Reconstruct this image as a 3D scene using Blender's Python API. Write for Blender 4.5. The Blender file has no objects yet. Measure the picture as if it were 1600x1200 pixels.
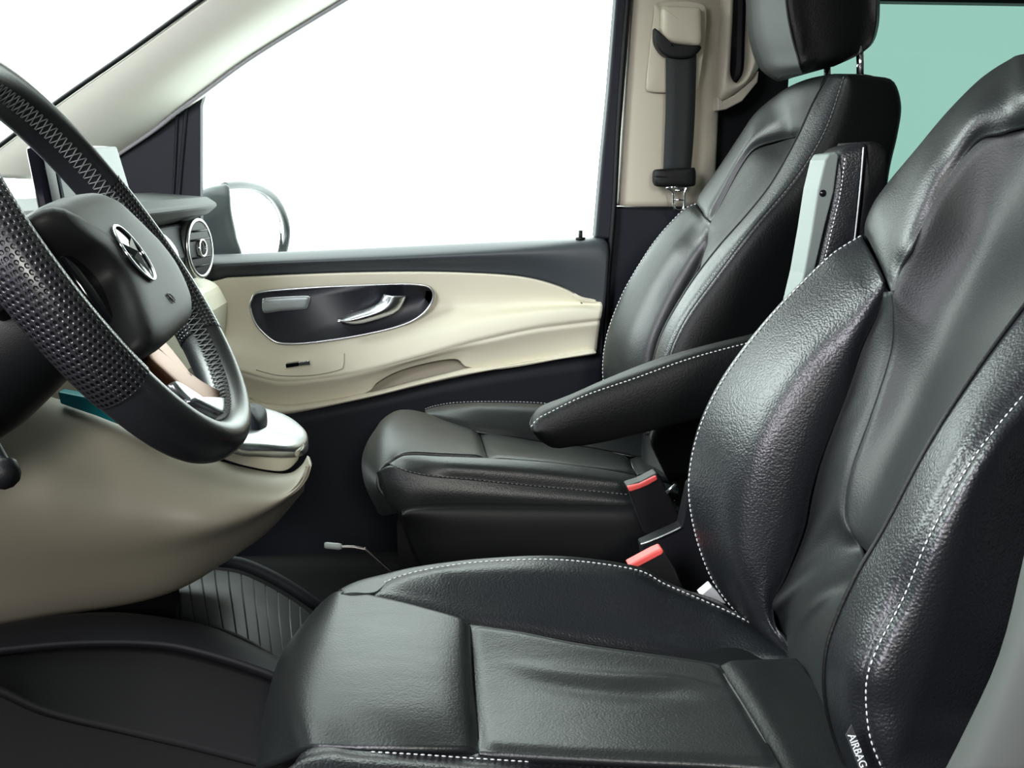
import bpy, bmesh, math, random
from math import sin, cos, pi, radians, exp
from mathutils import Vector as V, Matrix
random.seed(4)
SC = bpy.context.scene
COL = SC.collection
# ------------------------------------------------------------------ camera
FPX, PIT, YAW, CH = 1500.0, radians(12), radians(5), 0.92
cd = bpy.data.cameras.new('camera'); cam = bpy.data.objects.new('camera', cd); COL.objects.link(cam)
cam.location = (0, 0, CH); cam.rotation_euler = (pi/2-PIT, 0, -YAW)
cd.sensor_width = 36; cd.lens = 36*FPX/1600; cd.clip_start = 0.02; cd.clip_end = 200
SC.camera = cam
# ------------------------------------------------------------------ view and light
SC.view_settings.view_transform = 'Standard'; SC.view_settings.look = 'None'
SC.view_settings.exposure = 0.0; SC.view_settings.gamma = 1.0; SC.view_settings.use_curve_mapping = False
WS = 6.5
W = bpy.data.worlds.new('studio'); SC.world = W; W.use_nodes = True
nt = W.node_tree; nt.nodes.clear()
tc = nt.nodes.new('ShaderNodeTexCoord'); sx = nt.nodes.new('ShaderNodeSeparateXYZ')
mp = nt.nodes.new('ShaderNodeMapRange'); mp.interpolation_type = 'SMOOTHSTEP'
mp.inputs['From Min'].default_value = -0.25; mp.inputs['From Max'].default_value = 0.2
mx = nt.nodes.new('ShaderNodeMix'); mx.data_type = 'RGBA'
mx.inputs['A'].default_value = (0.008, 0.009, 0.011, 1); mx.inputs['B'].default_value = (0.90, 1.0, 0.97, 1)
bg = nt.nodes.new('ShaderNodeBackground'); bg.inputs['Strength'].default_value = WS
wo = nt.nodes.new('ShaderNodeOutputWorld')
nt.links.new(tc.outputs['Generated'], sx.inputs[0]); nt.links.new(sx.outputs['Y'], mp.inputs['Value'])
nt.links.new(mp.outputs['Result'], mx.inputs['Factor']); nt.links.new(mx.outputs['Result'], bg.inputs['Color'])
nt.links.new(bg.outputs[0], wo.inputs['Surface'])
def area(name, loc, target, size, power, color=(1, 1, 1), sy=None):
    l = bpy.data.lights.new(name, 'AREA'); l.energy = power; l.color = color; l.size = size
    if sy: l.shape = 'RECTANGLE'; l.size_y = sy
    o = bpy.data.objects.new(name, l); COL.objects.link(o); o.location = loc
    o.rotation_euler = (V(target)-V(loc)).to_track_quat('-Z', 'Y').to_euler()
    return o
area('studio_softbox_driver_side', (-1.15, -0.75, 1.65), (0.5, 1.1, 0.7), 0.6, 85, (0.94, 0.92, 1.0), 1.0)
area('studio_softbox_windscreen', (-2.4, 1.7, 2.3), (0.4, 1.7, 0.7), 2.0, 250, (0.92, 1.0, 0.985), 2.0)
area('studio_softbox_door', (0.30, -2.2, 1.75), (-0.4, 2.3, 0.8), 0.5, 55, (1.0, 0.98, 0.90), 0.5)
# ------------------------------------------------------------------ rays
FW = V((sin(YAW)*cos(PIT), cos(YAW)*cos(PIT), -sin(PIT)))
RT = V((cos(YAW), -sin(YAW), 0)); UP = RT.cross(FW); C0 = V((0, 0, CH))
def ray(px, py): return FW + RT*((px-800)/FPX) - UP*((py-600)/FPX)
def P(px, py, Y): d = ray(px, py); return C0 + d*(Y/d.y)
def PZ(px, py, z): d = ray(px, py); return C0 + d*((z-CH)/d.z)
def R(pts, Y=None):
    return [P(p[0], p[1], p[2] if len(p) > 2 else Y) for p in pts]
def RZ(pts, z=None):
    return [PZ(p[0], p[1], p[2] if len(p) > 2 else z) for p in pts]
def RL(pts, *ys):
    """points with the distance running through the given values along the row"""
    n = len(pts); out = []
    for i, p in enumerate(pts):
        t = i/(n-1)*(len(ys)-1); k = min(int(t), len(ys)-2); f = t-k
        out.append(P(p[0], p[1], ys[k]*(1-f)+ys[k+1]*f))
    return out
def away(row, k, dx=0, dz=0): return [p+(p-C0).normalized()*k+V((dx, 0, dz)) for p in row]
def off(row, dx=0, dy=0, dz=0): return [p+V((dx, dy, dz)) for p in row]
def cr(p0, p1, p2, p3, t):
    return 0.5*((2*p1)+(p2-p0)*t+(2*p0-5*p1+4*p2-p3)*t*t+(3*p1-p0-3*p2+p3)*t**3)
def dense(pts, closed=False, k=12):
    n = len(pts); out = []
    m = n if closed else n-1
    for i in range(m):
        if closed: a, b, c, d = pts[i-1], pts[i], pts[(i+1) % n], pts[(i+2) % n]
        else: a, b, c, d = pts[max(i-1, 0)], pts[i], pts[i+1], pts[min(i+2, n-1)]
        for j in range(k): out.append(cr(a, b, c, d, j/k))
    out.append(pts[0].copy() if closed else pts[-1].copy())
    return out
def resample(pts, n):
    L = [0.0]
    for a, b in zip(pts, pts[1:]): L.append(L[-1]+(b-a).length)
    T = L[-1] or 1e-9; out = []; k = 0
    for i in range(n):
        s = T*i/(n-1)
        while k < len(pts)-2 and L[k+1] < s: k += 1
        f = (s-L[k])/max(L[k+1]-L[k], 1e-9); out.append(pts[k].lerp(pts[k+1], min(max(f, 0), 1)))
    return out
def spl(pts, n, closed=False): return resample(dense(pts, closed), n)
def grid(rows, nu, nv, closed=False, same=False):
    """rows: curves in one direction; gives nv rows of nu points"""
    rs = [spl(r, nu, closed) for r in rows]
    cols = []
    for j in range(nu):
        c = [r[j] for r in rs]
        if len(c) == 2: cols.append([c[0].lerp(c[1], i/(nv-1)) for i in range(nv)])
        else:
            d = []; m = len(c)-1
            for i in range(nv):
                t = i/(nv-1)*m; k = min(int(t), m-1)
                d.append(cr(c[max(k-1, 0)], c[k], c[k+1], c[min(k+2, m)], t-k))
            cols.append(d)
    return [[cols[j][i] for j in range(nu)] for i in range(nv)]
def normals(g, toward=None):
    nv, nu = len(g), len(g[0]); N = []
    for i in range(nv):
        r = []
        for j in range(nu):
            a = g[min(i+1, nv-1)][j]-g[max(i-1, 0)][j]; b = g[i][min(j+1, nu-1)]-g[i][max(j-1, 0)]
            n = b.cross(a); r.append(n.normalized() if n.length > 1e-12 else V((0, 0, 1)))
        N.append(r)
    c = g[nv//2][nu//2]; s = 1 if N[nv//2][nu//2].dot((toward or C0)-c) > 0 else -1
    return [[n*s for n in r] for r in N], s
def groove(g, edges, depth=0.006, w=0.011, toward=None, puff=0.0):
    """sink the named borders (t b l r) so that neighbouring panels meet in a seam"""
    N, s = normals(g, toward); nv, nu = len(g), len(g[0]); out = []
    for i in range(nv):
        r = []
        for j in range(nu):
            p = g[i][j]; d = 0
            if 't' in edges: d += exp(-((p-g[0][j]).length/w)**2)
            if 'b' in edges: d += exp(-((p-g[-1][j]).length/w)**2)
            if 'l' in edges: d += exp(-((p-g[i][0]).length/w)**2)
            if 'r' in edges: d += exp(-((p-g[i][-1]).length/w)**2)
            h = puff*sin(pi*i/(nv-1))*sin(pi*j/(nu-1))
            r.append(p-N[i][j]*(depth*min(d, 1)-h))
        out.append(r)
    return out
# ------------------------------------------------------------------ materials
def mat(name, col, rough=0.5, metal=0.0, grain=None, gs=0.3, spec=0.5, coat=0.0, alpha=None, wrinkle=0.0, dots=None, vary=0.0, gd=0.0006):
    m = bpy.data.materials.new(name); m.use_nodes = True; t = m.node_tree
    b = t.nodes['Principled BSDF']; b.inputs['Base Color'].default_value = (*col, 1)
    b.inputs['Roughness'].default_value = rough; b.inputs['Metallic'].default_value = metal
    b.inputs['Specular IOR Level'].default_value = spec; b.inputs['Coat Weight'].default_value = coat
    tcn = t.nodes.new('ShaderNodeTexCoord'); last = None
    def bump(h, strength, dist):
        nonlocal last
        n = t.nodes.new('ShaderNodeBump'); n.inputs['Strength'].default_value = strength; n.inputs['Distance'].default_value = dist
        t.links.new(h, n.inputs['Height'])
        if last: t.links.new(last, n.inputs['Normal'])
        last = n.outputs['Normal']
    if wrinkle:
        w = t.nodes.new('ShaderNodeTexNoise'); w.inputs['Scale'].default_value = 9; w.inputs['Detail'].default_value = 3
        mpn = t.nodes.new('ShaderNodeMapping'); mpn.inputs['Scale'].default_value = (1, 2.2, 1)
        t.links.new(tcn.outputs['Object'], mpn.inputs[0]); t.links.new(mpn.outputs[0], w.inputs['Vector'])
        bump(w.outputs['Fac'], wrinkle, 0.02)
    if grain:
        v = t.nodes.new('ShaderNodeTexVoronoi'); v.feature = 'SMOOTH_F1'; v.inputs['Scale'].default_value = grain
        ns = t.nodes.new('ShaderNodeTexNoise'); ns.inputs['Scale'].default_value = grain*0.35; ns.inputs['Detail'].default_value = 2
        ad = t.nodes.new('ShaderNodeVectorMath'); ad.operation = 'MULTIPLY_ADD'
        ad.inputs[1].default_value = (0.0012, 0.0012, 0.0012)
        t.links.new(tcn.outputs['Object'], ns.inputs['Vector'])
        t.links.new(ns.outputs['Color'], ad.inputs[0]); t.links.new(tcn.outputs['Object'], ad.inputs[2])
        t.links.new(ad.outputs[0], v.inputs['Vector'])
        r = t.nodes.new('ShaderNodeMapRange'); r.inputs['From Min'].default_value = 0.75; r.inputs['From Max'].default_value = 0.0
        t.links.new(v.outputs['Distance'], r.inputs['Value']); bump(r.outputs['Result'], gs, gd)
    if vary:
        n2 = t.nodes.new('ShaderNodeTexNoise'); n2.inputs['Scale'].default_value = 7; n2.inputs['Detail'].default_value = 4
        rr = t.nodes.new('ShaderNodeMapRange'); rr.inputs['To Min'].default_value = rough-vary; rr.inputs['To Max'].default_value = rough+vary
        t.links.new(tcn.outputs['Object'], n2.inputs['Vector']); t.links.new(n2.outputs['Fac'], rr.inputs['Value'])
        t.links.new(rr.outputs['Result'], b.inputs['Roughness'])
    if dots:
        uv = t.nodes.new('ShaderNodeVectorMath'); uv.operation = 'SCALE'; uv.inputs['Scale'].default_value = 1/dots
        fr = t.nodes.new('ShaderNodeVectorMath'); fr.operation = 'FRACTION'
        sb = t.nodes.new('ShaderNodeVectorMath'); sb.operation = 'SUBTRACT'; sb.inputs[1].default_value = (0.5, 0.5, 0)
        ln = t.nodes.new('ShaderNodeVectorMath'); ln.operation = 'LENGTH'
        r = t.nodes.new('ShaderNodeMapRange'); r.interpolation_type = 'SMOOTHSTEP'
        r.inputs['From Min'].default_value = 0.18; r.inputs['From Max'].default_value = 0.42
        t.links.new(tcn.outputs['UV'], uv.inputs[0]); t.links.new(uv.outputs[0], fr.inputs[0]); t.links.new(fr.outputs[0], sb.inputs[0])
        t.links.new(sb.outputs[0], ln.inputs[0]); t.links.new(ln.outputs['Value'], r.inputs['Value']); bump(r.outputs['Result'], 0.7, 0.0010)
        cr_ = t.nodes.new('ShaderNodeMix'); cr_.data_type = 'RGBA'
        cr_.inputs['A'].default_value = (0.001, 0.001, 0.001, 1); cr_.inputs['B'].default_value = (*col, 1)
        t.links.new(r.outputs['Result'], cr_.inputs['Factor']); t.links.new(cr_.outputs['Result'], b.inputs['Base Color'])
    if last: t.links.new(last, b.inputs['Normal'])
    return m
LEA = mat('black_grained_leather', (0.008, 0.009, 0.011), 0.37, grain=430, gs=0.55, vary=0.04, wrinkle=0.04, gd=0.0007)
LEAF = mat('black_smooth_leather', (0.009, 0.011, 0.011), 0.39, grain=480, gs=0.3, wrinkle=0.05, vary=0.05)
LEAD = mat('black_leather_shaded', (0.003, 0.0035, 0.0035), 0.5, grain=330, gs=0.4, spec=.22)  # darker leather copy; the dim light on seat sides is in its colour
HRF = mat('dull_headrest_leather', (.008, .010, .010), .52, grain=420, gs=.25, spec=.28)
LEAC = mat('black_matt_leather', (.012, .0135, .0135), .52, grain=480, gs=.3, spec=.38, wrinkle=.02)
BLK = mat('black_plastic', (0.004, 0.0045, 0.005), 0.5, grain=900, gs=0.15, spec=.25)
GRY = mat('charcoal_plastic', (0.015, 0.017, 0.024), 0.6, grain=900, gs=0.15, spec=.22)
GRL = mat('slate_plastic', (0.040, 0.047, 0.055), 0.45, grain=900, gs=0.15)
DARK = mat('dark_carpet', (0.0025, 0.0025, 0.003), 0.95, grain=500, gs=0.5)
BEI = mat('beige_plastic', (0.72, 0.68, 0.55), 0.48, grain=900, gs=0.12)
BEIS = mat('beige_trim_darkened', (0.46, 0.42, 0.33), 0.55, grain=900, gs=0.10)  # darker copy of the beige, carries the shade on the B-pillar
ROOF = mat('pale_headliner', (0.55, 0.54, 0.48), 0.9)
SIL = mat('satin_silver', (0.62, 0.64, 0.66), 0.28, metal=1.0)
CHR = mat('chrome', (0.85, 0.86, 0.88), 0.10, metal=1.0)
SILW = mat('satin_trim_warm_reflection', (0.19, 0.080, 0.038), 0.36, metal=0.85)  # copper tone imitates a warm reflection on satin metal
THR = mat('grey_thread', (0.50, 0.52, 0.52), 0.7)
THD = mat('dark_grey_thread', (0.12, 0.12, 0.12), 0.7)
RED = mat('red_button_plastic', (0.75, 0.10, 0.09), 0.35)
WEB = mat('black_webbing', (0.010, 0.013, 0.013), 0.75, grain=700, gs=0.6)
PERF = mat('perforated_black_leather', (0.016, 0.016, 0.019), 0.30, dots=0.0043)
SMOO = mat('smooth_black_wheel_leather', (0.014, 0.015, 0.017), 0.33, grain=700, gs=0.12)
BEID = mat('shaded_console_beige', (0.30, 0.272, 0.215), 0.5, grain=900, gs=0.10)  # beige darkened: the shade on the console is put into the colour
PIL = mat('ivory_pillar_trim', (0.72, 0.71, 0.62), 0.5)
PADM = mat('charcoal_wheel_pad', (0.012, 0.0125, 0.013), 0.55, grain=900, gs=0.12, spec=.32)
GLO = mat('gloss_black_plastic', (0.004, 0.004, 0.006), 0.08)
TEAL = mat('teal_trim', (0.0, 0.22, 0.24), 0.3)
WHT = mat('white_plastic', (0.75, 0.77, 0.75), 0.4)
PALE = mat('pale_grey_plastic', (0.13, 0.155, 0.145), 0.5, grain=900, gs=0.1)
SCR = mat('sky_reflecting_display_glass', (0.24, 0.29, 0.30), 0.25, spec=0.5)  # pale base colour stands in for the white sky reflected in the glass
MIRR = mat('mirror_glass', (0.95, 0.96, 0.97), 0.02, metal=1.0)
def glass(name, tint, refl):
    m = bpy.data.materials.new(name); m.use_nodes = True; t = m.node_tree; t.nodes.clear()
    a = t.nodes.new('ShaderNodeBsdfTransparent'); a.inputs[0].default_value = (*tint, 1)
    g = t.nodes.new('ShaderNodeBsdfGlossy'); g.inputs['Roughness'].default_value = 0.02; g.inputs['Color'].default_value = (1, 1, 1, 1)
    f = t.nodes.new('ShaderNodeMixShader'); f.inputs[0].default_value = refl; o = t.nodes.new('ShaderNodeOutputMaterial')
    t.links.new(a.outputs[0], f.inputs[1]); t.links.new(g.outputs[0], f.inputs[2]); t.links.new(f.outputs[0], o.inputs[0])
    return m
GLS = glass('clear_glass', (0.97, 0.99, 0.98), 0.03)
GLT = glass('green_tinted_glass', (0.235, 0.305, 0.285), 0.02)
# ------------------------------------------------------------------ objects
ORG = {}
def thing(name, label, cat, loc, group=None, kind=None):
    o = bpy.data.objects.new(name, None); COL.objects.link(o); o.location = loc; o.empty_display_size = 0.05
    if label: o['label'] = label
    if cat: o['category'] = cat
    if group: o['group'] = group
    if kind: o['kind'] = kind
    ORG[o.name] = V(loc); return o
def obj(name, bm, m, parent=None, label=None, cat=None, group=None, kind=None, smooth=True, bevel=0, seg=3, solid=0, sub=0):
    if parent is not None: org = ORG[parent.name]
    else:
        vs = [v.co for v in bm.verts]
        org = V(((min(v.x for v in vs)+max(v.x for v in vs))/2, (min(v.y for v in vs)+max(v.y for v in vs))/2, min(v.z for v in vs)))
    bmesh.ops.translate(bm, verts=bm.verts, vec=-org)
    me = bpy.data.meshes.new(name); bm.to_mesh(me); bm.free()
    for mm in (m if isinstance(m, (list, tuple)) else [m]): me.materials.append(mm)
    if smooth:
        for f in me.polygons: f.use_smooth = True
    o = bpy.data.objects.new(name, me); COL.objects.link(o)
    if parent is not None: o.parent = parent
    else: o.location = org
    ORG[o.name] = org
    if solid:
        s = o.modifiers.new('solid', 'SOLIDIFY'); s.thickness = solid; s.offset = -1
    if bevel:
        b = o.modifiers.new('bevel', 'BEVEL'); b.width = bevel; b.segments = seg; b.limit_method = 'ANGLE'; b.angle_limit = radians(35)
    if sub:
        s = o.modifiers.new('sub', 'SUBSURF'); s.levels = sub; s.render_levels = sub
    if label: o['label'] = label
    if cat: o['category'] = cat
    if group: o['group'] = group
    if kind: o['kind'] = kind
    return o
def gm(g, bm=None, flip=False, closeu=False):
    """grid to faces with uv in metres"""
    bm = bm or bmesh.new(); uvl = bm.loops.layers.uv.verify()
    vs = [[bm.verts.new(p) for p in r] for r in g]
    nv, nu = len(g), len(g[0])
    ul = [0]; vl = [0]
    for j in range(1, nu): ul.append(ul[-1]+(g[nv//2][j]-g[nv//2][j-1]).length)
    for i in range(1, nv): vl.append(vl[-1]+(g[i][nu//2]-g[i-1][nu//2]).length)
    for i in range(nv-1):
        for j in range(nu-1):
            q = [(i, j), (i, j+1), (i+1, j+1), (i+1, j)]
            if flip: q.reverse()
            try: f = bm.faces.new([vs[a][b] for a, b in q])
            except ValueError: continue
            for l, (a, b) in zip(f.loops, q): l[uvl].uv = (ul[b], vl[a])
    return bm
def panel(name, rows, m, parent, nu=60, nv=24, edges='', depth=0.006, w=0.011, toward=None, solid=0.008, puff=0, closed=False, label=None, ret=False, fn=None, **kw):
    g = grid(rows, nu, nv, closed)
    if fn: g = fn(g)
    if edges or puff: g = groove(g, edges, depth, w, toward, puff)
    N, s = normals(g, toward)
    bm = gm(g, flip=(s < 0)); bmesh.ops.remove_doubles(bm, verts=bm.verts, dist=1e-5)
    o = obj(name, bm, m, parent, solid=solid, label=label, **kw)
    return (o, g, N) if ret else o
def tube(pts, r, n=10, bm=None, k=8, smooth=True, flat=1.0, upv=None):
    bm = bm or bmesh.new(); ps = dense(pts, k=k) if smooth and len(pts) > 2 else pts
    rings = []; prev = None
    for i, p in enumerate(ps):
        t = (ps[min(i+1, len(ps)-1)]-ps[max(i-1, 0)]).normalized()
        a = (prev - t*prev.dot(t)) if prev else (upv or V((0, 0, 1))) - t*(upv or V((0, 0, 1))).dot(t)
        if a.length < 1e-6: a = t.orthogonal()
        a.normalize(); prev = a; b = t.cross(a)
        rr = r(i/(len(ps)-1)) if callable(r) else r
        rings.append([bm.verts.new(p+a*cos(2*pi*q/n)*rr*flat+b*sin(2*pi*q/n)*rr) for q in range(n)])
    for x, y in zip(rings, rings[1:]):
        for q in range(n): bm.faces.new([x[q], x[(q+1) % n], y[(q+1) % n], y[q]])
    bm.faces.new(rings[0][::-1]); bm.faces.new(rings[-1])
    return bm
def stitches(curve, nrm, bm=None, dash=0.0042, gap=0.0024, r=0.0008, lift=0.0006):
    """short thread dashes lying along a curve; nrm: a list of normals or one vector"""
    bm = bm or bmesh.new(); L = [0.0]
    for a, b in zip(curve, curve[1:]): L.append(L[-1]+(b-a).length)
    def at(s):
        k = 0
        lo, hi = 0, len(L)-2
        while lo < hi:
            md = (lo+hi+1)//2
            if L[md] <= s: lo = md
            else: hi = md-1
        k = lo; f = (s-L[k])/max(L[k+1]-L[k], 1e-9)
        n = nrm[k] if isinstance(nrm, list) else nrm
        return curve[k].lerp(curve[k+1], f), n
    s = 0.001
    while s+dash < L[-1]:
        a, n = at(s); b, _ = at(s+dash); s += dash+gap
        t = (b-a).normalized(); c = t.cross(n).normalized(); n = c.cross(t)
        a = a+n*lift; b = b+n*lift
        e = []
        for p, q in ((a, 0.3), (a.lerp(b, .25), 1), (a.lerp(b, .75), 1), (b, 0.3)):
            e.append([bm.verts.new(p+c*r*q), bm.verts.new(p+n*r*q), bm.verts.new(p-c*r*q), bm.verts.new(p-n*r*q)])
        for x, y in zip(e, e[1:]):
            for i in range(4): bm.faces.new([x[i], x[(i+1) % 4], y[(i+1) % 4], y[i]])
        bm.faces.new(e[0][::-1]); bm.faces.new(e[-1])
    return bm
def gstitch(g, N, side, inset, bm=None, **kw):
    """stitch row running inside a panel's border (t b l r) by inset (0..1)"""
    nv, nu = len(g), len(g[0])
    if side in 'tb':
        i = inset if side == 't' else 1-inset; t = i*(nv-1); k = min(int(t), nv-2); f = t-k
        c = [g[k][j].lerp(g[k+1][j], f) for j in range(nu)]; n = [N[k][j] for j in range(nu)]
    else:
        i = inset if side == 'l' else 1-inset; t = i*(nu-1); k = min(int(t), nu-2); f = t-k
        c = [g[q][k].lerp(g[q][k+1], f) for q in range(nv)]; n = [N[q][k] for q in range(nv)]
    return stitches(c, n, bm, **kw)
def istitch(g, N, i, bm=None, **kw):
    k = min(int(i), len(g)-2); f = i-k
    return stitches([g[k][j].lerp(g[k+1][j], f) for j in range(len(g[0]))], N[k], bm, **kw)
def slab(out, thick, direction=None, bm=None):
    """closed outline (3-D points) pushed back by thick"""
    bm = bm or bmesh.new(); d = (direction or V((0, 1, 0))).normalized()*thick
    a = [bm.verts.new(p) for p in out]; b = [bm.verts.new(p+d) for p in out]
    f = bm.faces.new(a); g = bm.faces.new(b[::-1]); n = len(out)
    for i in range(n): bm.faces.new([a[i], b[i], b[(i+1) % n], a[(i+1) % n]])
    bmesh.ops.recalc_face_normals(bm, faces=bm.faces)
    return bm
def ring(out, r, bm=None, n=8):
    """tube along a closed outline"""
    bm = bm or bmesh.new(); N = len(out); rings = []; c = sum(out, V())/N
    nn = V()
    for i in range(N): nn += (out[i]-c).cross(out[(i+1) % N]-c)
    nn.normalize()
    for i, p in enumerate(out):
        t = (out[(i+1) % N]-out[i-1]).normalized(); b = t.cross(nn).normalized()
        rings.append([bm.verts.new(p+nn*cos(2*pi*q/n)*r+b*sin(2*pi*q/n)*r) for q in range(n)])
    for i in range(N):
        x, y = rings[i], rings[(i+1) % N]
        for q in range(n): bm.faces.new([x[q], x[(q+1) % n], y[(q+1) % n], y[q]])
    return bm
def dome(out, nrm, h, back, bm=None, prof=((1, 0), (.985, .35), (.95, .62), (.88, .82), (.75, .93), (.5, .99), (.2, 1.0))):
    """closed outline raised to a soft cushion shape along nrm, with a skirt behind"""
    bm = bm or bmesh.new(); c = sum(out, V())/len(out); n = len(out); nrm = nrm.normalized()
    rings = [[bm.verts.new(p-nrm*back) for p in out]]
    for s, k in prof: rings.append([bm.verts.new(c+(p-c)*s+nrm*h*k) for p in out])
    for x, y in zip(rings, rings[1:]):
        for i in range(n): bm.faces.new([x[i], x[(i+1) % n], y[(i+1) % n], y[i]])
    bm.faces.new(rings[-1]); bm.faces.new(rings[0][::-1])
    bmesh.ops.recalc_face_normals(bm, faces=bm.faces)
    return bm
def box(x0, x1, y0, y1, z0, z1, bm=None):
    bm = bm or bmesh.new(); v = [bm.verts.new((x, y, z)) for x in (x0, x1) for y in (y0, y1) for z in (z0, z1)]
    for f in ((0, 1, 3, 2), (4, 6, 7, 5), (0, 4, 5, 1), (2, 3, 7, 6), (0, 2, 6, 4), (1, 5, 7, 3)): bm.faces.new([v[i] for i in f])
    return bm
def struct(name, bm, m, parent=None, **kw):
    if parent is None: kw['kind'] = 'structure'
    return obj(name, bm, m, parent, **kw)
#=SECTION= setting
struct('floor', box(-1.5, 2.4, 0.45, 2.5, -0.06, -0.02), DARK, smooth=False)
struct('ceiling', box(-0.35, 2.4, 0.40, 2.5, 1.50, 1.56), ROOF, smooth=False, bevel=0.01)
struct('wall_back', box(2.35, 2.4, 0.45, 2.5, -0.02, 1.5), BLK, smooth=False)
struct('wall_front', box(-1.5, -1.44, 0.45, 2.5, -0.02, 0.70), BLK, smooth=False)
# side wall behind the passenger door, with the opening of the rear side window
wy = 2.46
xl = P(1222, 300, wy).x; zt = P(1450, 3, wy).z; zb = P(1450, 470, wy).z; x0 = P(985, 500, wy).x
b_ = box(x0, xl, wy, wy+.04, -0.02, 1.50); box(xl, 2.35, wy, wy+.04, -0.02, zb, b_); box(xl, 2.35, wy, wy+.04, zt, 1.50, b_); box(2.05, 2.35, wy, wy+.04, zb, zt, b_)
wr = struct('wall_right', b_, BLK, smooth=False)
struct('window_2', box(xl-.01, 2.06, wy+.02, wy+.026, zb-.01, zt+.01), GLT, smooth=False)
# passenger A-pillar trim
up = [(-60, 274), (0, 235), (94, 164), (210, 83), (325, 0), (420, -66)]
lo = [(120, 285), (185, 240), (237, 205), (275, 175), (320, 142), (400, 84), (545, -5), (700, -100)]
ru = RL(up, 2.22, 2.16, 2.08); rl = RL(lo, 2.36, 2.33, 2.26)
mid = [a.lerp(b, .5)+V((0.02, -0.045, 0.0)) for a, b in zip(spl(ru, 9), spl(rl, 9))]
rows = [off(ru, 0, .05, .01), ru, mid, rl, off(rl, 0.0, .05, 0)]
pa = panel('trim_1', rows, PIL, None, 50, 30, kind='structure', solid=0.01)
obj('windscreen_seal', tube(off(ru, -.004, -.004, .006), 0.0055, 8), BLK, pa)
obj('door_opening_seal', tube(off(rl, 0.0, -.006, -.003), .0045, 8), mat('grey_rubber', (.32, .32, .34), .6), pa)
# windscreen glass, from the pillar seal across the car
a, b = ru[0], ru[-1]
bm = bmesh.new(); q = [a+V((-.01, .01, .01)), b+V((-.01, .01, .01)), V((b.x-.01, 0.55, b.z+.01)), V((a.x-.01, .55, a.z+.01))]
f = bm.faces.new([bm.verts.new(p) for p in q]); struct('window_1', bm, GLS, smooth=False, solid=0.004)
# B-pillar
seal = [(984, -30), (976, 60), (966, 200), (959, 330), (950, 440), (944, 560), (935, 700)]
b2 = [(968, 322), (975, 215), (983, 95), (992, -40)]
tb = R([(1135, -40), (1133, 0), (1121, 142), (1112, 322)][::-1], 2.40)
lf = R(b2, 2.38)
pl = [off(lf, -.004, .05), lf, [a.lerp(b, .12)+V((0, -.022, 0)) for a, b in zip(spl(lf, 6), spl(tb, 6))], [a.lerp(b, .5)+V((0, -.03, 0)) for a, b in zip(spl(lf, 6), spl(tb, 6))], tb, off(tb, .01, .06)]
p3 = panel('trim_2', pl, BEIS, None, 40, 40, kind='structure', solid=0.02)
def flatY(pts, Y, r=0): return spl(R(pts, Y), 90, True)
pan = spl(R([(1026, 5), (1060, 1), (1096, 5), (1104, 20), (1102, 60), (1094, 120), (1086, 143), (1050, 145), (1014, 143), (1010, 130), (1016, 70), (1022, 20)], 2.345), 80, True)
obj('access_panel', dome(pan, V((0, -1, 0)), 0.003, 0.006, prof=((1, 0), (.985, .7), (.96, 1), (.5, 1))), BEIS, p3)
struct('trim_3', slab(R([(945, 323), (968, 323), (1090, 323), (1125, 330), (1150, 700), (925, 700), (938, 520)], 2.40), 0.05), GRY, smooth=False, bevel=0.008)
obj_ = struct('trim_4', tube(R(seal, 2.36), 0.007, 8), BLK)
# driver-side pillar foot beside the seat
dp = [R([(1850, 60), (1740, 350), (1650, 640), (1600, 868), (1562, 1020), (1510, 1136), (1462, 1230)], .60), R([(1890, 60), (1780, 350), (1690, 640), (1640, 868), (1600, 1010), (1560, 1130), (1520, 1230)], .575), R([(2010, 60), (1900, 350), (1810, 640), (1760, 868), (1720, 1010), (1690, 1130), (1660, 1230)], .56), R([(2050, 60), (1940, 350), (1850, 640), (1800, 868), (1770, 1010), (1740, 1130), (1720, 1230)], .60)]
panel('trim_5', dp, mat('grey_trim_plastic', (0.06, 0.065, 0.06), 0.6), None, 30, 30, kind='structure', solid=0.006)
struct('trim_6', box(-.40, 2.35, 2.30, 2.46, 1.37, 1.50), ROOF, smooth=False, bevel=.03)
#=SECTION= passenger door
DY = 2.36
door = thing('door_1', None, None, P(650, 700, DY), kind='structure')
win = [(313, 400), (312, 250), (312, 165), (322, 142)]
# quarter panel and mirror corner
obj('quarter_panel', slab(R([(150, 275), (185, 240), (237, 205), (275, 175), (330, 136), (318, 148), (313, 165), (313, 300), (314, 402), (150, 420)], DY), .03), GRY, door, smooth=False, bevel=.004)
obj('quarter_trim_ridge', tube(R([(291, 168), (283, 260), (276, 345)], DY-.004), .0045, 8), GRY, door)
obj('quarter_trim_ridge', tube(R([(277, 176), (273, 260), (268, 345)], DY-.004), .0035, 8), GRY, door)
# rear frame of the window
obj('window_frame', slab(R([(965, -30), (951, 142), (940, 255), (930, 372), (960, 374), (967, 255), (976, 142), (990, -30)], DY), .05), GRY, door, smooth=False, bevel=.006)
# door body behind everything
obj('door_body', slab(R([(150, 404), (950, 385), (946, 470), (935, 700), (905, 1000), (150, 1000)], DY+.03), .05), GRY, door, smooth=False)
obj('window_glass', slab(R([(300, 410), (300, 100), (420, -60), (980, -60), (935, 385)], DY+.05), .004), GLS, door, smooth=False)
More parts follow.
